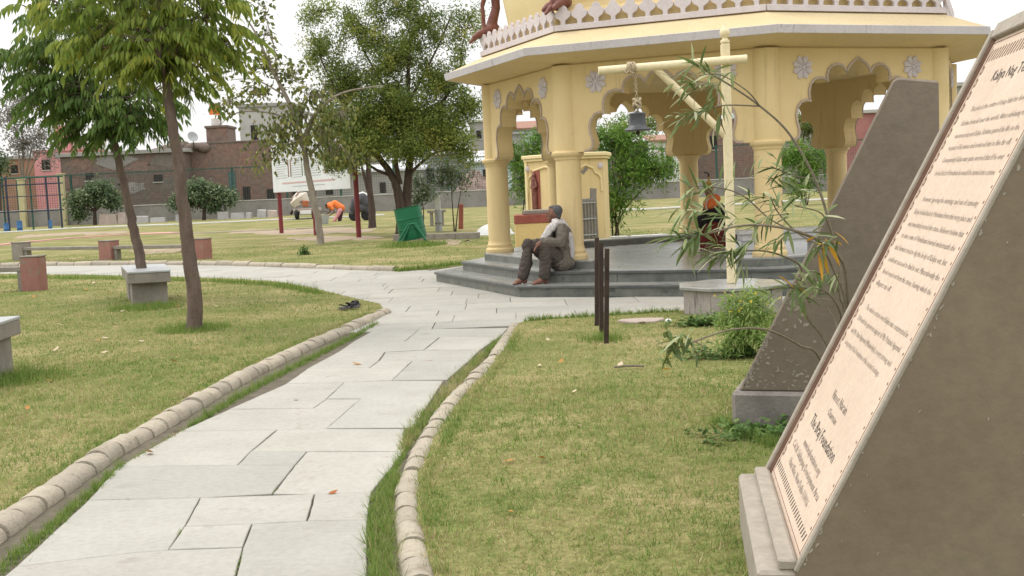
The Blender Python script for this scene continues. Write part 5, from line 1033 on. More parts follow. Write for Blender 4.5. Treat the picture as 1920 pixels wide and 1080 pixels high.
grow('shirt', [('t', [pel+Vector((.0, 0, -.02)), wai, che], [.155, .138, .145]), ('t', [che, nek-Vector((0, 0, .03))], [.13, .075]), ('t', [che, shN], [.12, .082]), ('t', [che, shF], [.12, .082]), ('t', [shN, (shN+elN)/2+Vector((.01, -.01, 0)), elN, (elN+wrN)/2, wrN+Vector((.02, 0, .0))], [.084, .076, .068, .062, .050]), ('t', [shF, elF, wrF+Vector((.02, 0, 0))], [.082, .066, .05]),
     ('t', [hipN+Vector((.03, 0, -.02)), hipN+Vector((-.10, -.02, .06))], [.125, .095]), ('t', [hipF+Vector((.03, 0, -.02)), hipF+Vector((-.10, 0, .06))], [.12, .09]), ('b', pel+Vector((.08, 0, -.05)), (.11, .17, .10))], CLOTHG, man, 0.011, 4, .011)
grow('trousers', [('t', [pel-Vector((0, 0, .03)), hipN], [.14, .125]), ('t', [pel-Vector((0, 0, .03)), hipF], [.14, .125]), ('t', [hipN, (hipN+knN)/2, knN, (knN+anN)/2+Vector((.02, 0, 0)), anN+Vector((.012, 0, .03))], [.118, .104, .086, .080, .074]), ('t', [hipF, (hipF+knF)/2, knF, (knF+anF)/2+Vector((.02, 0, 0)), anF+Vector((.012, 0, .03))], [.118, .104, .086, .080, .072])], CLOTHT, man, 0.011, 4, .010, (9, 9, 20))
grow('hair', [('b', hd-fd*.048+Vector((0, 0, .046)), (.078, .078, .078)), ('b', hd-fd*.058-Vector((0, 0, .012)), (.050, .050, .06)), ('b', hd+fd*.008+Vector((0, 0, .092)), (.064, .064, .030))], HAIR, man, 0.009, 3)
sc0 = [J(1020, 446, 15.30), J(1030, 431, 15.33), J(1042, 420, 15.42), J(1054, 419, 15.52), J(1064, 432, 15.56), J(1069, 452, 15.58), J(1072, 476, 15.58)]
grow('scarf', [('t', [p for p in sc0], [.040, .055, .052, .05, .052, .048, .04]), ('t', [J(1024, 448, 15.38), J(1032, 432, 15.45), J(1043, 416, 15.60), J(1054, 419, 15.56)], [.04, .05, .05, .045]), ('t', [J(1067, 440, 15.46), J(1071, 462, 15.47), J(1073, 482, 15.48)], [.034, .036, .026]), ('t', [J(1040, 416, 15.48), J(1052, 416, 15.62)], [.045, .045])], SCARF, man, 0.011, 3, .010, (22, 22, 8))

# ------------------------------------------------------------------ posts, seats and benches on the lawn
for (bx_, by_), (tx, ty), lab in (((1137, 646), (1138, 466), 'shortest and nearest of the three rusty iron posts in the lawn'), ((1128, 632), (1127, 455), 'middle one of the three rusty iron posts in the lawn'), ((1119, 613), (1119, 446), 'farthest of the three rusty iron posts, behind the other two')):
    g_ = G(bx_, by_); tp = A(tx, ty, g_.y+.02)-g_; po = thing('iron_post', lab, 'post', tuple(g_), 0, 'rusty iron posts in the right lawn')
    fr = lambda u, v, w: Vector((u+tp.x*w/tp.z, v+tp.y*w/tp.z, w))
    MB().prism([(-.021, -.021), (.021, -.021), (.021, -.013), (-.013, -.013), (-.013, .021), (-.021, .021)], -.08, tp.z, fr).build('angle_bar', IRON, po, bevel=0.0015)
    for z_ in (.25, .5, .72): MB().tube([fr(.0, -.027, tp.z*z_), fr(.0, -.015, tp.z*z_)], .007, 6).build('bolt', IRON, po)
ring(1132, 640, .0, .25, 900, .08, .006); ring(20, 716, .1, .5, 2000, .09, .007)
def block_bench(lab, q, h, th):
    c = sum(q, Vector())/4; t = thing('stone_bench', lab, 'bench', (c.x, c.y, 0), 0, 'block benches on the left lawn')
    poly = [(p.x-c.x, p.y-c.y) for p in q]
    MB().prism(poly, h-th, h-.028).build('seat_block', CONC, t, bevel=0.008); MB().prism([(x*1.012, y*1.012) for x, y in poly], h-.028, h).build('top_slab', CONCTOP, t, bevel=0.005)
    a, b, d, e = [Vector(p) for p in poly]
    for f0, f1 in ((.06, .36), (.64, .94)):
        pts = [a+(e-a)*f0, b+(d-b)*f0, b+(d-b)*f1, a+(e-a)*f1]; mid = sum(pts, Vector((0, 0)))/4
        MB().prism([tuple(mid+(p-mid)*Vector((1, 1)).x*.84) for p in pts], -.06, h-th-.001).build('pedestal', CONC, t, bevel=0.008)
q = [G(239, 510, .5), G(319, 506, .5), G(309, 494.5, .5), G(227, 497.5, .5)]; block_bench('grey block bench with pale top slab in front of the dark leafy young tree', q, .5, .17)
c0 = G(37, 592, .5); e1 = (G(0, 604, .5)-c0).normalized(); e2 = Vector((-e1.y, e1.x, 0)); e2 = e2 if e2.x < 0 else -e2
block_bench('grey block bench cut by the left edge, nearest the camera', [c0+e1*1.5+e2*.6, c0+e1*1.5, c0, c0+e2*.6], .5, .16)
def plank_bench(lab, posts, mats, dims):
    o = Vector((posts[0].x, posts[0].y, 0)); t = thing('plank_bench', lab, 'bench', tuple(o), 0, 'concrete plank benches by the cross path')
    d = (posts[-1]-posts[0]); ang = math.atan2(d.y, d.x)
    w, th, h = dims
    for p, m in zip(posts, mats):
        MB().box((p.x-o.x, p.y-o.y, h/2-.05), (th, w, h+.1), ang).build('post', m, t, bevel=0.01); MB().box((p.x-o.x, p.y-o.y, h+.012), (th+.02, w+.02, .024), ang).build('post_cap', CONC, t, bevel=0.004)
    for a, b in zip(posts, posts[1:]):
        m_ = (a+b)/2-o; L_ = (b-a).length-th-.004; MB().box((m_.x, m_.y, h*.66), (L_, w*.66, .085), ang).build('seat', CONC, t, bevel=0.008)
        for s in (-1, 1): MB().box((m_.x+cos(ang)*s*(L_/2-.06), m_.y+sin(ang)*s*(L_/2-.06), h*.30), (.1, w*.5, h*.60), ang).build('bracket', CONC, t, bevel=0.006)
plank_bench('long concrete plank bench with three posts beyond the cross path', [G(42, 489), G(206, 488), G(378, 486.5)], [CONC, REDCONC, REDCONC], (.30, .46, .50))
p1_ = G(66, 546); plank_bench('concrete plank bench with a faded red end post at the left edge', [p1_, p1_+Vector((-2.3, .55, 0))], [REDCONC, REDCONC], (.24, .36, .60))
# pair of sandals on the grass
def sandal(px, py, rz, lab):
    c = G(px, py); t = thing('sandal', lab, 'sandal', (c.x, c.y, .03), rz, 'black sandals on the lawn')
    out = [(-.13, -.03), (-.10, -.042), (0, -.036), (.08, -.048), (.125, -.03), (.135, 0), (.125, .03), (.08, .048), (0, .036), (-.10, .042), (-.13, .03)]
    MB().prism(out, 0, .028).build('sole', SOLE, t, bevel=0.004)
    MB().add([(x, y, z) for x in (.0, .05, .085) for y, z in ((-.045, .015), (-.03, .06), (0, .075), (.03, .06), (.045, .015))], [(i*5+j, i*5+j+1, (i+1)*5+j+1, (i+1)*5+j) for i in range(2) for j in range(4)]).build('strap', RUBBER, t, smooth=True)
    MB().tube([(-.03, -.045, .03), (-.10, -.03, .055), (-.125, 0, .06), (-.10, .03, .055), (-.03, .045, .03)], .008, 6).build('heel_strap', RUBBER, t)
sandal(655, 583, .5, 'black sandal lying flat on the grass near the kerb tip'); sandal(662, 579, 1.0, 'second black sandal leaning beside the first by the kerb tip')
# fallen leaves
lv = random.Random(11)
lm = {}
for nm, m in (('a', DRY), ('b', DRYR), ('c', DRYP)):
    P = np.array([[0, 0, 0.0]]); V, F, R = leaf_arrays(P, np.array([[1., 0, .05]]), np.array([[0., 0, 1]]), .085, .05, -.25, ((0, .1), (.3, .9), (.6, 1), (.85, .5), (1, .05)), np.array([lv.random()])); 
    ob = np_mesh('fallen_leaf', V, F, m, R); lm[nm] = ob.data; bpy.data.objects.remove(ob)
spots = [(678, 680, 'a', 2.0), (357, 746, 'b', 1.2), (280, 843, 'a', 1.6), (615, 920, 'b', .9), (745, 917, 'b', 1.2), (335, 680, 'a', 2.0), (360, 655, 'b', 1.5), (100, 660, 'c', 2), (205, 635, 'c', 2), (120, 610, 'c', 2), (140, 645, 'a', 1.8), (190, 662, 'c', 1.6), (60, 520, 'c', 2), (175, 532, 'c', 3), (165, 545, 'a', 2.4), (170, 552, 'c', 2), (60, 558, 'a', 2), (20, 530, 'c', 2), (95, 562, 'c', 2), (945, 868, 'a', 1.2), (1015, 862, 'a', 1.4), (1245, 706, 'b', 1), (1160, 688, 'c', 1.6), (1050, 682, 'a', 1.2), (1120, 652, 'a', 1.2), (1010, 688, 'c', 1.2), (1200, 605, 'c', 2.4), (180, 640, 'a', 1.5), (270, 640, 'c', 1.6), (330, 576, 'a', 2), (1030, 640, 'c', .8), (1072, 738, 'c', .7), (100, 715, 'a', 1.3), (250, 710, 'a', 1.4), (455, 620, 'c', 1.5), (200, 550, 'a', 2.2), (225, 585, 'c', 2), (275, 575, 'a', 1.8), (840, 470, 'c', 3), (700, 430, 'c', 4), (960, 960, 'a', .8), (1090, 800, 'c', .8), (880, 840, 'c', .9), (560, 745, 'a', .7), (50, 770, 'a', 1), (320, 800, 'a', 1.0), (310, 650, 'c', 1.4), (410, 575, 'c', 1.5)]
for px, py, k, s in spots:
    g_ = G(px, py, .02); onp = bool(not inside([g_.x], [g_.y], lawn_left)[0] and not inside([g_.x], [g_.y], lawn_right)[0] and not inside([g_.x], [g_.y], lawn_far)[0])
    ob = link('fallen_leaf', lm[k], None, None, (g_.x, g_.y, .006 if onp else .030), lv.uniform(0, 6.28), .25+s*.38)
    ob.rotation_euler.x = lv.uniform(-.3, .3); ob.rotation_euler.y = lv.uniform(-.2, .2)
    tag(ob, {'a': 'curled brown dry leaf fallen on the ground', 'b': 'small reddish dry leaf fallen on the ground', 'c': 'pale straw coloured dry leaf fallen on the ground'}[k], 'leaf', {'a': 'brown fallen leaves', 'b': 'reddish fallen leaves', 'c': 'pale fallen leaves'}[k])
g_ = G(1158, 606, .01); MB_ = MB().prism([(.22*cos(a)*(1+.25*sin(3*a)), .20*sin(a)*(1+.2*cos(2*a))) for a in np.linspace(0, 2*pi, 14)[:-1]], -.02, .035)
ob = MB_.build('flat_stone', STONEP, None, bevel=.006); ob.location = (g_.x+.25, g_.y, 0); tag(ob, 'flat pinkish stone lying in the lawn behind the iron posts', 'stone')
g_ = G(1176, 691, .02); ob = MB().tube(cr([(-.10, 0, .035), (0, .01, .04), (.13, -.01, .035)], 3), .009, 6).build('fallen_stick', TWIG); ob.location = (g_.x, g_.y, 0); tag(ob, 'dry stick lying in the right lawn', 'stick')
g_ = G(1253, 603, .02); ob = MB().ball((0, 0, 0), (.035, .025, .02), 8, 6).build('pebble', WHITE); ob.location = (g_.x, g_.y, .03); tag(ob, 'small white pebble in the grass left of the platform', 'pebble')

# ------------------------------------------------------------------ green bin, pump and other things on the far lawn
YB = 31.0
g_ = A(773, 455, YB); bo = Vector((g_.x, YB, 0)); bn = thing('litter_bin', 'tilted green drum litter bin on an angled stand', 'bin', tuple(bo))
ax0, ax1 = A(776, 449, YB)-bo, A(763, 388, YB)-bo; ax0.z = max(ax0.z, .05); axd = (ax1-ax0).normalized(); AL = (ax1-ax0).length
rq = Vector((0, 0, 1)).rotation_difference(axd).to_matrix().to_4x4(); 
KS = 1.1; dr = MB().lathe([(.26, 0), (.325, .01), (.33, .03), (.33, AL*.32), (.342, AL*.33), (.342, AL*.35), (.33, AL*.36), (.33, AL*.62), (.342, AL*.63), (.342, AL*.65), (.33, AL*.66), (.33, AL-.02), (.345, AL-.01), (.345, AL), (.30, AL), (.29, .06)], 28).build('drum', GREENP, bn, smooth=True); dr.matrix_local = Matrix.Translation(ax0) @ rq @ Matrix.Diagonal((1.1, 1.1, 1, 1))
for (a, b) in (((766, 420), (745, 457)), ((769, 421), (752, 458)), ((776, 420), (801, 453)), ((779, 419), (797, 449))):
    MB().tube([A(*a, YB-.36)-bo, A(*b, YB-.40)-bo], .030, 6).build('stand_leg', GREENP, bn)
MB().tube([A(764, 421, YB-.36)-bo, A(780, 419, YB-.36)-bo], .03, 6).build('pivot_bar', GREENP, bn)
g_ = G(823, 434); pu = thing('pipe_post', 'grey pipe post with a white upper part near the bin', 'post', (g_.x, g_.y, 0))
s_ = g_.y/FPX
MB().lathe([(.12, -.05), (.12, 40*s_)], 18).build('lower_pipe', GREYP, pu, smooth=True); MB().lathe([(.135, 14*s_), (.135, 17*s_)], 18).build('band', CONC, pu, smooth=True); MB().box((0, 0, 53*s_), (.19, .10, 26*s_)).build('upper_plate', WHITE, pu, bevel=.01)
g_ = G(820, 424); sb = thing('stone_bench', 'small grey stone bench behind the grey pipe post', 'bench', (g_.x, g_.y, 0)); s_ = g_.y/FPX
MB().box((0, 0, 28*s_), (34*s_, .5, 5*s_)).build('seat', CONC, sb, bevel=.01)
for s in (-1, 1): MB().box((s*10*s_, 0, 12*s_), (5*s_, .42, 26*s_)).build('leg', CONC, sb, bevel=.01)
g_ = G(864, 430); ob = MB().box((0, 0, .45), (.17, .17, 1.0), taper=.92).build('stub_post', surf('brick_red_post', (0.28, .09, .06), (.35, .13, .09), 4, .9, .3, 30), None, bevel=.015); ob.location = (g_.x, g_.y, -.05); ob.rotation_euler.y = .06; tag(ob, 'short brick red stub post beside the sapling', 'post')
a, b = G(740, 452), G(898, 448); d = b-a
lk_ = thing('low_wall', 'low concrete garden kerb wall right of the green bin', 'wall', ((a.x+b.x)/2, (a.y+b.y)/2, 0), math.atan2(d.y, d.x))
for j in range(4): MB().box((d.length*(-.375+.25*j), 0, .07), (d.length*.25-.01, .22, .24)).build('kerb_block', CONC, lk_, bevel=.012)
g_ = G(927, 440); wd = thing('white_mound', 'white domed mound on the far lawn behind the left pavilion column', 'mound', (g_.x, g_.y, 0))
MB().lathe([(.58, -.03), (.57, .05), (.50, .17), (.38, .26), (.22, .32), (.05, .345)], 28).build('dome', WHITE, wd, smooth=True); MB().lathe([(.63, -.04), (.63, .03), (.58, .035)], 28).build('rim', WHITE, wd, smooth=True)
# big notice board on red posts
pl_, pr_ = G(527, 438), G(672, 446); bd_ = pr_-pl_; ang = math.atan2(bd_.y, bd_.x); BL = bd_.length
sg = thing('notice_board', 'large white notice board with small pictures on three red posts', 'notice board', (pl_.x, pl_.y, 0), ang)
zl = A(522, 361, pl_.y).z; zt = zl+2.35
for u, v in ((.08, 0), (BL*.5, .0), (BL, .02)): MB().tube([(u, v, -.1), (u, v, zt-.1)], .085, 10).build('post', REDP, sg, smooth=True)
pnl = MB().box(((BL)/2-.08, -.13, (zl+zt)/2), (BL+.10, .06, zt-zl)).build('panel', WHITEB, sg, bevel=.008)
GREYL = surf('printed_grey', (.36, .38, .40), (.44, .46, .48), 6, .6, 0); REDL = surf('printed_red', (.50, .33, .32), (.55, .38, .37), 6, .6, 0); PIC1 = surf('printed_picture', (.10, .04, .03), (.30, .16, .12), 6, .6, 0); PIC2 = surf('printed_green_picture', (.05, .13, .07), (.35, .42, .3), 5, .6, 0)
def print_(u0, u1, z0, z1, m, nm): MB().box(((u0+u1)/2, -.163, (z0+z1)/2), (u1-u0, .004, z1-z0)).build(nm, m, pnl)
r_ = random.Random(2)
for c_ in range(4):
    for k in range(13):
        u0 = .35+c_*BL*.235; print_(u0, u0+BL*.17*r_.uniform(.75, 1), zl+.52+k*.085, zl+.545+k*.085, GREYL, 'printed_line')
print_(1.1, BL-1.5, zl+.30, zl+.36, REDL, 'printed_line'); print_(2.4, BL-2.6, zl+.18, zl+.21, GREYL, 'printed_line')
for u, m in ((1.95, PIC1), (2.25, PIC1), (3.65, PIC2), (3.95, PIC2), (6.2, PIC1), (6.5, PIC1)): print_(u, u+.13, zl+.55, zl+1.2, m, 'picture')
# cart with mixing drum
YC = 70.0; c = A(570, 405, YC); ct = thing('mixer_cart', 'small wheeled cart with a spotted mixing drum behind the notice board', 'cart', (c.x, YC, 0))
def W_(px, py, Y): return A(px, py, Y)-Vector((c.x, YC, 0))
SPOT = surf('spotted_white', (.55, .50, .42), (.62, .57, .48), 2, .7, .2, 20, spot=(.12, .06, .05), spot_scale=2.6, spot_lo=.52, spot_hi=.58)
MB().tube([W_(566, 384, YC), W_(560, 372, YC), W_(553, 366, YC)], [.5, .62, .32], 14).build('drum', SPOT, ct, smooth=True)
MB().box(W_(573, 382, YC-.6), (.36, .3, .38)).build('motor', surf('rust_orange', (.30, .09, .04), (.4, .15, .07), 4, .8, .2, 30), ct, bevel=.04); MB().box(W_(576, 393, YC-.2), (1.5, 1.2, .16)).build('bed', STONEP, ct, bevel=.02); MB().box(W_(577, 398, YC-.8), (.9, .06, .22)).build('tail_board', WHITE, ct, bevel=.02)
for px, dy in ((557, -.6), (556, .6), (588, -.6), (588, .6)): MB().lathe([(.12, -.07), (.30, -.08), (.34, -.05), (.34, .05), (.30, .08), (.12, .07)], 18).build('wheel', RUBBER, ct, smooth=True).matrix_local = Matrix.Translation(Vector((W_(px, 400, YC+dy).x, dy, .34))) @ Matrix.Rotation(pi/2, 4, 'Y')
MB().tube([W_(549, 394, YC), W_(545, 402, YC)], .08, 8).build('tow_bar', IRON, ct)
# bending worker
YW = 61.0; c = A(630, 415, YW); wk = thing('person', 'person in orange top and pink cloth bending down on the far lawn', 'person', (c.x, YW, 0))
def W2(px, py, dy=0): return A(px, py, YW+dy)-Vector((c.x, YW, 0))
hN, hF = W2(638, 391, -.1), W2(637, 391, .1)
grow('body', [('t', [W2(638, 390), W2(628, 383), W2(619, 385)], [.16, .15, .13]), ('t', [W2(619, 385), W2(615, 386)], [.07, .06]), ('b', W2(613, 387), (.11, .10, .12)), ('t', [hN, W2(635, 402, -.1), W2(628, 414, -.1)], [.11, .08, .05]), ('t', [hF, W2(638, 402, .12), W2(636, 414, .12)], [.11, .08, .05]), ('t', [W2(628, 414, -.1), W2(625, 415.5, -.1)], [.045, .04]), ('t', [W2(636, 414, .12), W2(633, 415.5, .12)], [.045, .04]),
     ('t', [W2(621, 387, -.2), W2(627, 398, -.25), W2(618, 404, -.2)], [.055, .045, .035]), ('t', [W2(620, 387, .2), W2(619, 396, .2), W2(612, 402, .15)], [.055, .045, .035]), ('b', W2(616, 404.5, -.2), (.06, .04, .035)), ('b', W2(610.5, 402.5, .15), (.06, .04, .035))], SKIN, wk, .02, 3)
grow('top', [('t', [W2(640, 390), W2(628, 382), W2(618, 385)], [.20, .19, .16]), ('t', [W2(621, 386, -.18), W2(624, 392, -.22)], [.09, .08]), ('t', [W2(620, 386, .18), W2(620, 391, .2)], [.09, .08])], ORANGE, wk, .025, 3)
grow('cloth', [('t', [W2(638, 394, -.12), W2(633, 404, -.14), W2(627, 413, -.15)], [.13, .10, .09])], PINKC, wk, .025, 2); grow('dark_cloth', [('t', [W2(639, 393, .08), W2(638, 404, .12), W2(637, 412, .12)], [.16, .13, .11])], surf('purple_cloth', (.08, .03, .06), (.13, .05, .09), 8, .9, .2, 40), wk, .025, 2)
grow('hair', [('b', W2(613.5, 385), (.125, .115, .10))], HAIRB, wk, .02, 2)
c = A(612, 412, 56); bk = thing('bucket', 'grey bucket on the lawn in front of the bending person', 'bucket', (c.x-.1, 56, 0)); MB().lathe([(.16, -.02), (.17, .0), (.24, .42), (.26, .43), (.26, .46), (.23, .46), (.15, .03)], 18).build('pail', GREYP, bk, smooth=True); MB().tube([(.24*cos(a), 0, .45+.2*sin(a)) for a in np.linspace(0, pi, 10)], .012, 5).build('handle', IRON, bk)
c = A(676, 405, 60); cv = thing('covered_motorcycle', 'dark grey covered motorcycle with a white top beside the red post', 'motorcycle', (c.x, 60, 0))
def W3(px, py, dy=0): return A(px, py, 60+dy)-Vector((c.x, 60, 0))
grow('cover', [('t', [W3(662, 390), W3(668, 378), W3(680, 372), W3(687, 380)], [.2, .28, .3, .25]), ('t', [W3(660, 400), W3(664, 388)], [.12, .16]), ('t', [W3(688, 395), W3(686, 382)], [.12, .2]), ('b', W3(676, 390), (.36, .28, .24))], DKCLOTH, cv, .03, 2)
grow('white_top', [('t', [W3(672, 365.5), W3(680, 363.5), W3(687, 366)], [.10, .12, .10])], WHITE, cv, .025, 2)
for px in (664, 687): MB().lathe([(.10, -.05), (.24, -.06), (.29, -.03), (.29, .03), (.24, .06), (.10, .05)], 18).build('wheel', RUBBER, cv, smooth=True).matrix_local = Matrix.Translation(Vector((W3(px, 400).x, 0, .29))) @ Matrix.Rotation(pi/2, 4, 'X')

# ------------------------------------------------------------------ shrine behind the pavilion
sh = thing('shrine', 'small cream shrine with a red relief niche and weathered grille behind the pavilion', 'shrine', (0, 0, 0))
Ls, Cs, Rs = A(992, 460, 27.8), A(1068, 460, 26.5), A(1137, 460, 27.0); so = Vector((Cs.x, Cs.y+.6, 0)); sh.location = so
foot = [Ls.xy-so.xy, Cs.xy-so.xy, Rs.xy-so.xy, Rs.xy-so.xy+Vector((.2, 1.1)), Ls.xy-so.xy+Vector((.4, 1.2))]
def grown(k): 
    c_ = sum(foot, Vector((0, 0)))/5; return [tuple(c_+(p-c_)*k) for p in foot]
zc = A(1120, 297, 27.0).z
MB().prism(grown(1.0), -.1, zc).build('wall', YEL, sh, bevel=.008); MB().prism(grown(1.06), zc, zc+.06).build('cornice', YEL2, sh, bevel=.01); MB().prism(grown(1.10), zc+.061, zc+.15).build('roof_slab', YEL2, sh, bevel=.015)
def sf(P, Q):
    a, b = P.xy-so.xy, Q.xy-so.xy; d_ = (b-a).normalized(); n_ = Vector((d_.y, -d_.x)); n_ = n_ if n_.y < 0 else -n_
    return (lambda u, v, w: Vector((a.x+d_.x*u+n_.x*w, a.y+d_.y*u+n_.y*w, v))), (b-a).length
fL, WL = sf(Ls, Cs); fR, WR = sf(Cs, Rs)
zz0, zz1 = A(1020, 392, 27.3).z, A(1020, 318, 27.3).z
NICHE = surf('niche_red', (.27, .075, .06), (.34, .11, .085), 5, .85, .2, 40)
ni = MB().prism([(.22, zz0), (.55, zz0), (.55, zz1), (.22, zz1)], .002, .02, fL).build('niche_panel', NICHE, sh)
def fp(u, v, w): return fL(u, v, w)
u0 = .385; hN_ = zz1-zz0
grow('relief_figure', [('b', fp(u0, zz0+hN_*.86, .05), (.055, .05, .065)), ('t', [fp(u0, zz0+hN_*.76, .05), fp(u0, zz0+hN_*.55, .05), fp(u0, zz0+hN_*.40, .05)], [.07, .075, .07]), ('t', [fp(u0-.03, zz0+hN_*.4, .05), fp(u0-.035, zz0+.02, .05)], [.055, .04]), ('t', [fp(u0+.035, zz0+hN_*.4, .05), fp(u0+.04, zz0+.02, .05)], [.055, .04]), ('t', [fp(u0-.06, zz0+hN_*.72, .05), fp(u0-.10, zz0+hN_*.55, .07), fp(u0-.02, zz0+hN_*.5, .10)], [.03, .028, .022]), ('t', [fp(u0+.06, zz0+hN_*.72, .05), fp(u0+.11, zz0+hN_*.58, .07), fp(u0+.03, zz0+hN_*.52, .10)], [.03, .028, .022])], BRONZE, ni, .012, 2)
for frm, wid in ((fL, WL), (fR, WR)):
    pts = [(.08, zc-.75), (.09, zc-.45), (.16, zc-.36), (.24, zc-.33), (.30, zc-.22), (wid/2, zc-.14), (wid-.30, zc-.22), (wid-.24, zc-.33), (wid-.16, zc-.36), (wid-.09, zc-.45), (wid-.08, zc-.75)]
    MB().tube([frm(u, v, .012) for u, v in pts], .026, 6).build('arch_moulding', YEL2, sh)
    for u in (.10, wid-.10): MB().lathe([(.075, 0), (.075, .02), (.03, .04)], 8).build('flower', LILAC, sh).matrix_local = Matrix.Translation(frm(u, zc-.17, .005)) @ Matrix.Rotation(pi/2, 4, 'X')
for u in (0, WL-.09): MB().box(fL(u+.045, zc/2, .02), (.09, .05, zc), math.atan2((Cs-Ls).y, (Cs-Ls).x)).build('pilaster', YEL2, sh, bevel=.006)
aR = math.atan2((Rs-Cs).y, (Rs-Cs).x); zg0, zg1 = A(1110, 447, 26.8).z, A(1110, 372, 26.8).z
gr = MB().box(fR(.50, (zg0+zg1)/2, .03), (.40, .05, zg1-zg0), aR).build('grille', GOLDP, sh, bevel=.004)
for k in range(5): MB().box(fR(.33+.085*k, (zg0+zg1)/2, .062), (.035, .03, zg1-zg0-.06), aR).build('grille_bar', CONC, gr)
for v in (.1, .5, .9): MB().box(fR(.50, zg0+(zg1-zg0)*v, .078), (.40, .02, .03), aR).build('grille_rail', GREYP, gr)
MB().prism([(.58, zg0-.05), (.80, zg0-.08), (.78, zg1+.05), (.80, zg1+.22), (.62, zg1+.24), (.60, zg1-.1), (.66, .9)], .001, .008, fR).build('weathered_patch', PLINTHC, sh)
for u, v in ((.45, zc-.30), (.52, zc-.24)): MB().prism([(u+.06*cos(a)*(1+.4*sin(3*a)), v+.05*sin(a)) for a in np.linspace(0, 6.28, 9)[:-1]], .001, .008, fR).build('peeled_patch', PLINTHC, sh)
zal = A(1000, 402, 26.0).z; zab = A(1000, 418, 26.0).z; xl_, xr_ = A(966, 440, 26.0).x, A(1045, 440, 26.0).x
al = thing('altar', 'low yellow altar block with a red band in front of the shrine niche', 'altar', ((xl_+xr_)/2, 26.1, 0))
MB().box((0, 0, zab/2-.05), (xr_-xl_, .7, zab+.1)).build('base', surf('stained_yellow', (.66, .49, .22), (.72, .55, .26), 2, .8, .2, 40, spot=(.28, .2, .1), spot_scale=7, spot_lo=.62, spot_hi=.72), al, bevel=.01); MB().box((0, 0, (zab+zal)/2), (xr_-xl_+.02, .72, zal-zab)).build('red_band', NICHE, al, bevel=.008); MB().box((.1, 0, zal+.05), (.75, .5, .1)).build('offering_slab', CONC, al, bevel=.015)

# ------------------------------------------------------------------ boundary wall, fence, houses
YF = 86.0
wa = thing('boundary_wall', 'long low grey boundary wall under the green mesh fence', 'wall', (0, YF, 0))
x = -52.0; k = 0
while x < 52:
    MB().box((x+1.98, 0, .55), (3.96, .28, 1.3)).build('wall_bay', WALLC, wa); MB().box((x+1.98, 0, 1.235), (3.97, .36, .07)).build('coping', PALEG, wa, bevel=.01); x += 3.97; k += 1
fe = thing('mesh_fence', 'green post and wire mesh fence along the top of the boundary wall', 'fence', (0, YF, 1.27))
x = -52.0
mesh_b = MB()
for j in range(23): mesh_b.box((.1+j*.172, 0, 1.2), (.016, .016, 2.35))
for j in range(14): mesh_b.box((1.985, 0, .06+j*.176), (3.9, .016, .016))
mesh_me = mesh_b.mesh('mesh_panel'); mesh_me.materials.append(surf('dull_wire', (.06, .07, .065), (.09, .10, .09), 3, .7, 0))
while x < 52:
    MB().box((x, 0, 1.22), (.13, .13, 2.5)).build('post', DGREEN, fe); link('mesh_panel', mesh_me, None, fe, (x, 0, 0)); MB().box((x+1.985, 0, 2.42), (3.9, .07, .07)).build('top_rail', DGREEN, fe); x += 3.97
for px, lab in ((120, 'pale yellow wall pillar between the blue frame and the round shrub'), (45, 'pale yellow wall pillar behind the dark blue frame')):
    c = A(px, 400, YF-.4); zt_ = A(px, 327 if px > 100 else 337, YF-.4).z; ob = thing('wall_pillar', lab, 'pillar', (c.x, YF-.5, 0)); MB().box((0, 0, zt_/2-.1), (.42, .42, zt_+.2)).build('shaft', YPILL, ob, bevel=.02); MB().box((0, 0, zt_+.04), (.52, .52, .09)).build('cap', YPILL, ob, bevel=.01)
def house(name, lab, pxl, pxr, pyt, Y, depth, m, wins=(), door=None, roof=None, rooft=.25, cat='house', over=.25, group=None, slope=0):
    a, b = A(pxl, pyt, Y), A(pxr, pyt, Y); zt_ = (a.z+b.z)/2; t = thing(name, lab, cat, ((a.x+b.x)/2, Y, 0), 0, group); w = b.x-a.x
    MB().box((0, depth/2, zt_/2-.1), (w, depth, zt_+.2)).build('wall', m, t)
    if roof is not None:
        if slope: MB().prism([(-over-.0, zt_-.1), (depth+over, zt_+slope), (depth+over, zt_+slope+.15), (-over, zt_+.05)], -w/2-over, w/2+over, lambda u, v, q: Vector((q, u, v))).build('roof', roof, t)
        else: MB().box((0, depth/2, zt_+rooft/2), (w+2*over, depth+2*over, rooft)).build('roof', roof, t, bevel=.02)
    for (x0, x1, y0, y1) in wins:
        p, q = A(x0, y0, Y), A(x1, y1, Y); wn_ = MB().box(((p.x+q.x)/2-t.location.x, -.02, (p.z+q.z)/2), (abs(q.x-p.x), .08, abs(p.z-q.z))).build('window', DARKV, t); MB().box(((p.x+q.x)/2-t.location.x, -.04, min(p.z, q.z)-.05), (abs(q.x-p.x)+.15, .14, .08)).build('sill', PALEG, wn_)
    if door:
        x0, x1, y0, y1, dm = door; p, q = A(x0, y0, Y), A(x1, y1, Y); MB().box(((p.x+q.x)/2-t.location.x, -.03, (p.z+q.z)/2), (abs(q.x-p.x), .08, abs(p.z-q.z))).build('door', dm, t)
    return t
house('brick_building', 'long old brick building with grey coping behind the fence on the left', 112, 345, 290, 92, 6, BRICK, [(160, 176, 325, 338), (288, 305, 328, 340), (230, 236, 350, 357)], None, GREYW, .3)
house('brick_building', 'red brick building with a raised block below the orange flag', 338, 530, 268, 94, 6, BRICK2, [(352, 360, 345, 355), (500, 516, 355, 385), (455, 470, 350, 375)], (428, 445, 322, 392, surf('teal_door', (.06, .12, .12), (.08, .16, .15), 3, .7, .1)), BRICK, .15, over=.05)
lb = [o_ for o_ in bpy.data.objects if o_.name == 'brick_building'][0]; rr = random.Random(9)
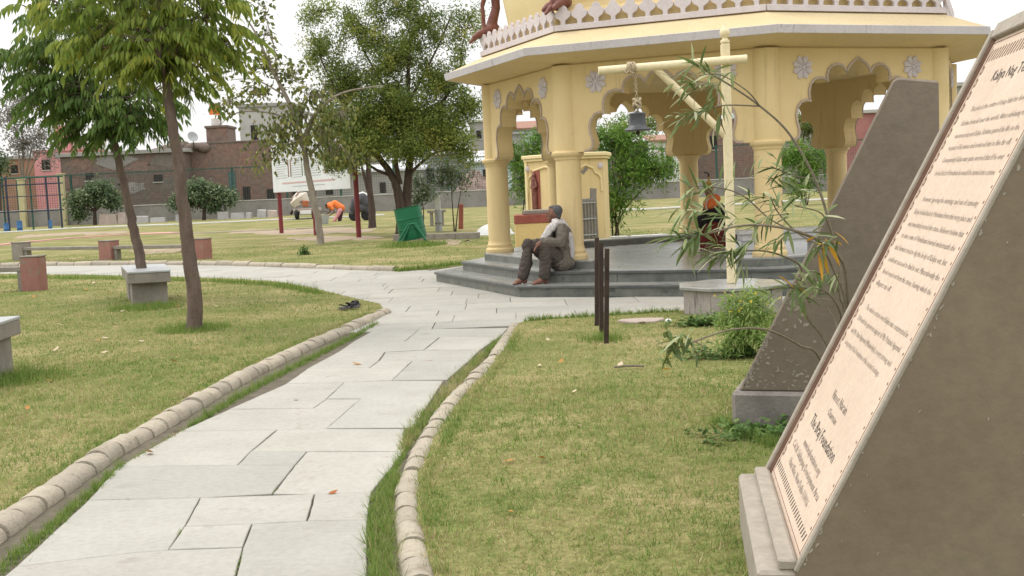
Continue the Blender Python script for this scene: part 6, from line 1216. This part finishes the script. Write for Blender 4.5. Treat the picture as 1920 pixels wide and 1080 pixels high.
for px_, py_, r_ in ((150, 305, .9), (215, 300, 1.2), (262, 312, .8), (305, 303, 1.0), (190, 345, 1.1), (250, 350, .9), (130, 340, .8), (320, 345, .9)):
    p_ = A(px_, py_, 92)-Vector(lb.location); MB().prism([(p_.x+r_*rr.uniform(.5, 1.1)*cos(a)*1.5, p_.z+r_*rr.uniform(.3, .7)*sin(a)) for a in np.linspace(0, 2*pi, 13)[:-1]], -.004, .02, lambda u, v, w: Vector((u, -w, v))).build('plaster_patch', rr.choice([BRICK2, WALLC, surf('mossy_plaster', (.13, .115, .095), (.19, .165, .14), 1.5, .95, .4, 12)]), lb)
c = A(335, 283, 93)
ob = grow('thatch_heap', [('b', (q*.42-2.0, 0, .1+.5*(1-abs(q-5)/5)*random.uniform(.5, 1.1)), (.55, .5, random.uniform(.25, .45))) for q in range(10)], surf('old_thatch', (.13, .10, .085), (.22, .17, .14), 3, .95, .6, 12)); ob.location = (c.x, 94.0, c.z); tag(ob, 'dark heap of thatch on the roof left of the brick turret', 'heap')
c = A(362, 258, 93.5); ds = thing('satellite_dish', 'grey satellite dish on the roof beside the brick turret', 'dish', (c.x, 93.5, c.z-.4)); MB().tube([(0, 0, -.6), (0, 0, .4)], .04, 6).build('pole', IRON, ds); dd = MB().lathe([(.02, .0), (.25, .04), (.42, .13), (.43, .14), (.25, .06), (.02, .02)], 18).build('dish', GREYP, ds, smooth=True); dd.matrix_local = Matrix.Translation((-.05, -.05, .42)) @ Matrix.Rotation(1.1, 4, 'X') @ Matrix.Rotation(.6, 4, 'Y')
house('brick_turret', 'square brick turret rising above the red brick building', 386, 425, 240, 94.5, 3, BRICK2, (), None, BRICK, .2, over=.1, cat='turret')
c = A(404, 238, 95.5); tk = thing('water_tank', 'white water tank on the brick turret under the orange flag', 'tank', (c.x, 96, c.z+.1)); MB().lathe([(.42, 0), (.45, .05), (.45, .3), (.42, .33), (.45, .36), (.45, .62), (.3, .72), (.1, .75)], 18).build('tank', WHITE, tk, smooth=True); MB().lathe([(.14, .74), (.14, .82), (.02, .83)], 12).build('lid', WHITE, tk)
c = A(414, 240, 94.8); fg = thing('flag', 'orange swallow-tailed flag on a thin pole above the turret', 'flag', (c.x, 94.8, c.z-.1)); MB().tube([(0, 0, 0), (0, 0, 2.1)], .022, 6).build('pole', IRON, fg)
fv = [];
for i in range(9):
    u = i/8; w_ = .05*sin(u*7); fv += [(-.03-u*.85, w_, 1.15+.05*u+(.0)), (-.03-u*(.85 if i < 8 else .55), w_, 1.62+.05*u), (-.03-u*.85, w_, 2.08+.0*u)]
MB().add(fv+[(x, y+.006, z) for x, y, z in fv], [(i*3+j, i*3+j+1, i*3+j+4, i*3+j+3) for i in range(8) for j in range(2)]+[(27+i*3+j, 27+i*3+3+j, 27+i*3+4+j, 27+i*3+j+1) for i in range(8) for j in range(2)]).build('cloth', ORANGE, fg, smooth=True)
dm = MB()
for u, z in ((-.30, 1.45), (-.38, 1.72), (-.48, 1.55)): dm.box((u, -.06, z), (.12, .01, .16))
dm.build('emblem', REDP, fg)
house('grey_tower_house', 'tall grey rendered block behind the pale trunked tree', 447, 545, 200, 104, 6, PALEG, [(470, 485, 235, 262)], None, GREYW, .3, over=.2)
house('pink_house', 'pink painted house beyond the long brick building', 62, 160, 284, 108, 6, PINK, [(78, 95, 300, 318)], None, PINK, .2, over=.1)
house('pink_roof_room', 'small pink roof room standing on the pink house', 100, 127, 240, 109, 3, PINK, (), None, PINK, .25, over=.1, cat='roof room')
house('white_roof_room', 'pale rendered roof room with a dark window beside the pink one', 128, 172, 262, 110, 4, WHITE, [(140, 156, 262, 272)], None, PALEG, .2, cat='roof room')
house('rust_building', 'rust brown building half hidden by the grey tree at far left', -60, 66, 300, 110, 6, surf('rust_render', (.30, .17, .11), (.38, .24, .17), .6, .9, .1, 20), [(20, 34, 310, 325)], None, GREYW, .3)
house('flat_grey_building', 'flat grey building seen under the neem branches', 790, 884, 290, 100, 5, GREYW, [(800, 815, 316, 345), (838, 850, 312, 340)], (825, 832, 316, 350, DARKV), PALEG, .2, over=.4)
house('long_shed', 'long low grey shed behind the notice board and neem tree', 528, 792, 322, 97, 5, GREYW, [(545, 560, 345, 365), (610, 625, 345, 365), (712, 724, 342, 362)], (585, 592, 340, 390, DARKV), TIN, .1, slope=.5, cat='shed', over=.3)
house('back_house', 'plain brownish house behind the long low shed', 560, 700, 285, 112, 6, surf('brownish_render', (.24, .2, .17), (.33, .28, .24), .6, .9, .1, 20), [(590, 604, 298, 310)], None, GREYW, .3)
house('tin_shed', 'shed with a light tin roof left of the pavilion', 882, 960, 302, 96, 5, BLUEW, (), (905, 918, 318, 370, DARKV), TIN, .1, slope=.9, cat='shed', over=.5)
house('grey_block_house', 'plain grey block house behind the tin roofed shed', 880, 950, 228, 118, 6, GREYW, [(893, 903, 245, 260)], None, PALEG, .2)
house('tiled_house', 'pale blue house with a clay tile roof seen through the narrow arch', 962, 1062, 240, 110, 6, BLUEW, [(1000, 1008, 252, 262), (1035, 1042, 252, 262)], (985, 993, 268, 300, REDP), TILE, .2, slope=.9, over=.5)
house('grey_hut', 'small grey hut in front of the tiled house', 952, 984, 252, 98, 3, GREYW, (), (958, 966, 270, 300, DARKV), GREYW, .15, cat='hut')
house('brick_building', 'low brick building behind the hanging bell', 1150, 1262, 268, 100, 5, BRICK, [(1205, 1220, 285, 298)], None, BRICK, .15, over=.1)
house('white_house', 'small white house with a brown tile eave behind the pavilion', 1228, 1300, 262, 95, 5, WHITE, (), (1248, 1262, 275, 330, DARKV), TILE, .1, slope=.5, over=.4)
house('brick_building', 'tall bare brick building between the bell post and the right column', 1300, 1420, 226, 98, 6, BRICK2, [(1330, 1345, 255, 280)], None, BRICK, .15, over=.05)
house('blue_roof_tank', 'pale blue tank room on the tall bare brick building', 1380, 1400, 200, 99, 2, BLUEW, (), None, PALEG, .1, over=.05, cat='tank')
house('pale_house', 'pale two storey house seen through the right arch', 1462, 1545, 218, 112, 6, PALEG, [(1480, 1492, 232, 245), (1505, 1517, 232, 245)], None, WHITE, .3)
house('maroon_house', 'pinkish red house seen through the right arch beside the slab', 1575, 1690, 212, 104, 6, surf('dull_pink_render', (.32, .13, .12), (.42, .2, .18), .6, .9, .1, 20, spot=(.2, .1, .1), spot_scale=1.2), [(1590, 1604, 240, 262)], None, PALEG, .3)
house('grey_flat_house', 'grey flat roofed house at the right beyond the pavilion eave', 1780, 1900, 160, 90, 6, GREYW, [(1792, 1800, 185, 215), (1815, 1823, 185, 215)], None, PALEG, .3)
for (px, py, sx, sz, lab) in ((893, 375, 1.5, 2.2, 'heap of reddish rubble behind the fence near the tin shed'),):
    c = A(px, py, 91); v = [];
    hb = MB(); hb.ball((0, 0, .2), (sx, 1.2, sz), 22, 14); hb.v = [(x*(1+.25*random.uniform(-1, 1)), y, z*(1+.22*random.uniform(-1, 1))) for x, y, z in hb.v]
    ob = hb.build('rubble_heap', RUBBLE); ob.location = (c.x, 91, 0); tag(ob, lab, 'rubble')
# things along the wall
def far_tree(name, lab, px, py, Y, blobs, m, per, ln, wd, trunk_r=.25, bark=BARK2, cat='tree', style='spread', clump=.3, group=None):
    o = A(px, py, Y); o.z = 0; t = thing(name, lab, cat, tuple(o), 0, group); bl = [((A(a, b, Y+c_)), (rx, ry, rz), n) for a, b, c_, rx, ry, rz, n in blobs]
    c_ = bl[0][0]; MB().tube(cr([Vector((0, 0, -.1)), Vector(((c_.x-o.x)*.4, 0, c_.z*.45)), c_-o], 5), lerp(trunk_r, trunk_r*.4, 11), 8).build('trunk', bark, t, smooth=True)
    for q in bl[1:]:
        MB().tube([Vector(((c_.x-o.x)*.4, 0, c_.z*.45)), (q[0]-o)*.6+(c_-o)*.4-Vector((0, 0, .2)), q[0]-o], [trunk_r*.5, trunk_r*.3, trunk_r*.12], 6).build('limb', bark, t, smooth=True)
    crown_leaves(t, np.array(o), bl, m, per, ln, wd, .2, style, bark, .018, clump=clump)
far_tree('shrub', 'round shrub with grey green leaves by the wall beside the yellow pillar', 178, 423, 82, [(178, 365, 0, 1.4, 1.2, .7, 60), (145, 375, 0, .8, .8, .5, 30), (210, 375, 0, .9, .8, .5, 34), (150, 400, 0, .6, .6, .4, 20), (190, 350, 0, .7, .7, .4, 26)], SHRUBL, 26, .22, .13, .16, cat='shrub', clump=.22)
far_tree('shrub', 'spreading grey green shrub by the wall behind the leaning tree trunk', 382, 412, 82, [(385, 365, 0, 1.3, 1.2, .65, 56), (345, 372, 0, .8, .8, .5, 30), (420, 368, 0, .9, .8, .5, 34), (370, 350, 0, .7, .7, .4, 26), (330, 380, 0, .5, .5, .35, 14), (400, 385, 0, .7, .6, .35, 18)], SHRUBL, 26, .22, .13, .16, cat='shrub', clump=.22)
far_tree('far_tree', 'tall greyish sparse tree at the far left behind the blue frame', 38, 380, 98, [(45, 270, 0, 1.8, 1.5, 1.5, 60), (20, 220, 0, 1.5, 1.5, 1.6, 50), (75, 250, 0, 1.2, 1, 1.3, 36), (40, 190, 0, 1.3, 1.2, 1.2, 36), (90, 290, 0, 1, 1, 1, 20)], GREYT, 16, .22, .13, .16, bark=BARK3, clump=.35)
far_tree('far_bush', 'green bush at the far left edge above the blue frame', -2, 380, 95, [(0, 305, 0, .9, 1, .9, 30), (-25, 300, 0, 1, 1, 1.0, 30)], SHRUBL, 24, .25, .14, .16, cat='bush')
far_tree('far_tree', 'tall tree beyond the houses seen through the arch behind the bell', 1185, 340, 106, [(1180, 240, 0, 2.0, 1.6, 1.0, 40), (1150, 250, 0, 1.5, 1.4, .9, 26), (1225, 232, 0, 1.4, 1.4, 1.0, 26)], NEEM, 22, .26, .13, .2)
far_tree('far_tree', 'bushy tree beyond the pale house seen through the right arch', 1500, 330, 108, [(1495, 225, 0, 1.6, 1.5, 1.2, 36), (1520, 245, 0, 1.3, 1.2, .9, 24)], NEEM, 20, .26, .13, .2)
for i, (x0, x1, y0, y1, m, lab) in enumerate([(187, 221, 400, 426, STONEP, 'large pinkish stone block leaning by the round shrub'), (222, 236, 398, 418, STONEP, 'tilted brownish slab just right of the pinkish stone block'), (255, 279, 404, 420, STONEG, 'first pale block right of the dark tree trunk at the wall'), (282, 313, 407, 419, STONEG, 'wide pale block lying between the two leaning trunks'), (330, 341, 402, 416, STONEG, 'narrow pale block just left of the leaning trunk'), (408, 429, 396, 414, STONEG, 'upright pale slab right of the spreading shrub'), (433, 459, 398, 413, STONEG, 'broken topped slab right of the upright pale slab'), (462, 472, 398, 411, STONEG, 'small slab between the broken slab and the pointed slab'), (483, 500, 392, 410, STONEG, 'pointed grey slab leaning at the wall'), (502, 520, 393, 408, STONEP, 'brownish slab at the wall left of the notice board')]):
    Yq = 81.5; p, q = A(x0, y1, Yq), A(x1, y0, Yq); w = q.x-p.x; h_ = max(.35, q.z); 
    ob = MB().add([(-w/2, -.25, -.1), (w/2, -.25, -.1), (w/2, .25, -.1), (-w/2, .25, -.1), (-w*.46, -.1, h_), (w*.40, -.12, h_*random.uniform(.8, 1)), (w*.42, .2, h_*.95), (-w*.45, .2, h_)], [(0, 3, 2, 1), (4, 5, 6, 7), (0, 1, 5, 4), (1, 2, 6, 5), (2, 3, 7, 6), (3, 0, 4, 7)]).build('stone_block', m, None, bevel=.03); ob.location = ((p.x+q.x)/2, Yq, 0); ob.rotation_euler.z = random.uniform(-.25, .25); tag(ob, lab, 'stone', 'stone blocks along the wall')
# dark blue frame with drums at far left
YG = 74.0; c = A(60, 431, YG); sf_ = thing('metal_frame', 'dark blue metal goal frame with rails at the far left', 'frame', (c.x, YG, 0))
def W4(px, py, dy=0): return A(px, py, YG+dy)-Vector((c.x, YG, 0))
for px in (-30, 18, 93, 117):
    b_ = W4(px, 430); MB().tube([(b_.x, 0, -.05), (b_.x, 0, W4(px, 331).z)], .07, 8).build('post', NAVY, sf_, smooth=True)
for py, r__ in ((331, .06), (344, .045), (366, .03), (394, .05)): MB().tube([W4(-40, py+6), W4(118, py-1)], r__, 6).build('rail', NAVY if py > 340 else DGREEN, sf_)
for px in (10, 62): b_ = W4(px, 430); MB().tube([(b_.x, .1, -.05), (b_.x, .1, W4(px, 331).z)], .06, 8).build('green_post', DGREEN, sf_, smooth=True)
for px, h_, lab in ((12, 15, 'blue drum at the foot of the frame nearest the picture edge'), (37, 18, 'larger blue drum between the frame posts'), (95, 17, 'narrow blue drum beside the right frame post')):
    b_ = A(px, 428, 73.2); s_ = 73.2/FPX; ob = thing('blue_drum', lab, 'drum', (b_.x, 73.2, 0), 0, 'blue drums by the frame'); r__ = (5 if px < 90 else 3)*s_
    MB().lathe([(r__, -.02), (r__, h_*s_*.3), (r__*1.05, h_*s_*.32), (r__, h_*s_*.34), (r__, h_*s_), (r__*.8, h_*s_)], 16).build('shell', BLUEP, ob, smooth=True); MB().lathe([(r__*.9, h_*s_), (r__*.9, h_*s_+.04)], 16).build('lid', BLUEP, ob)
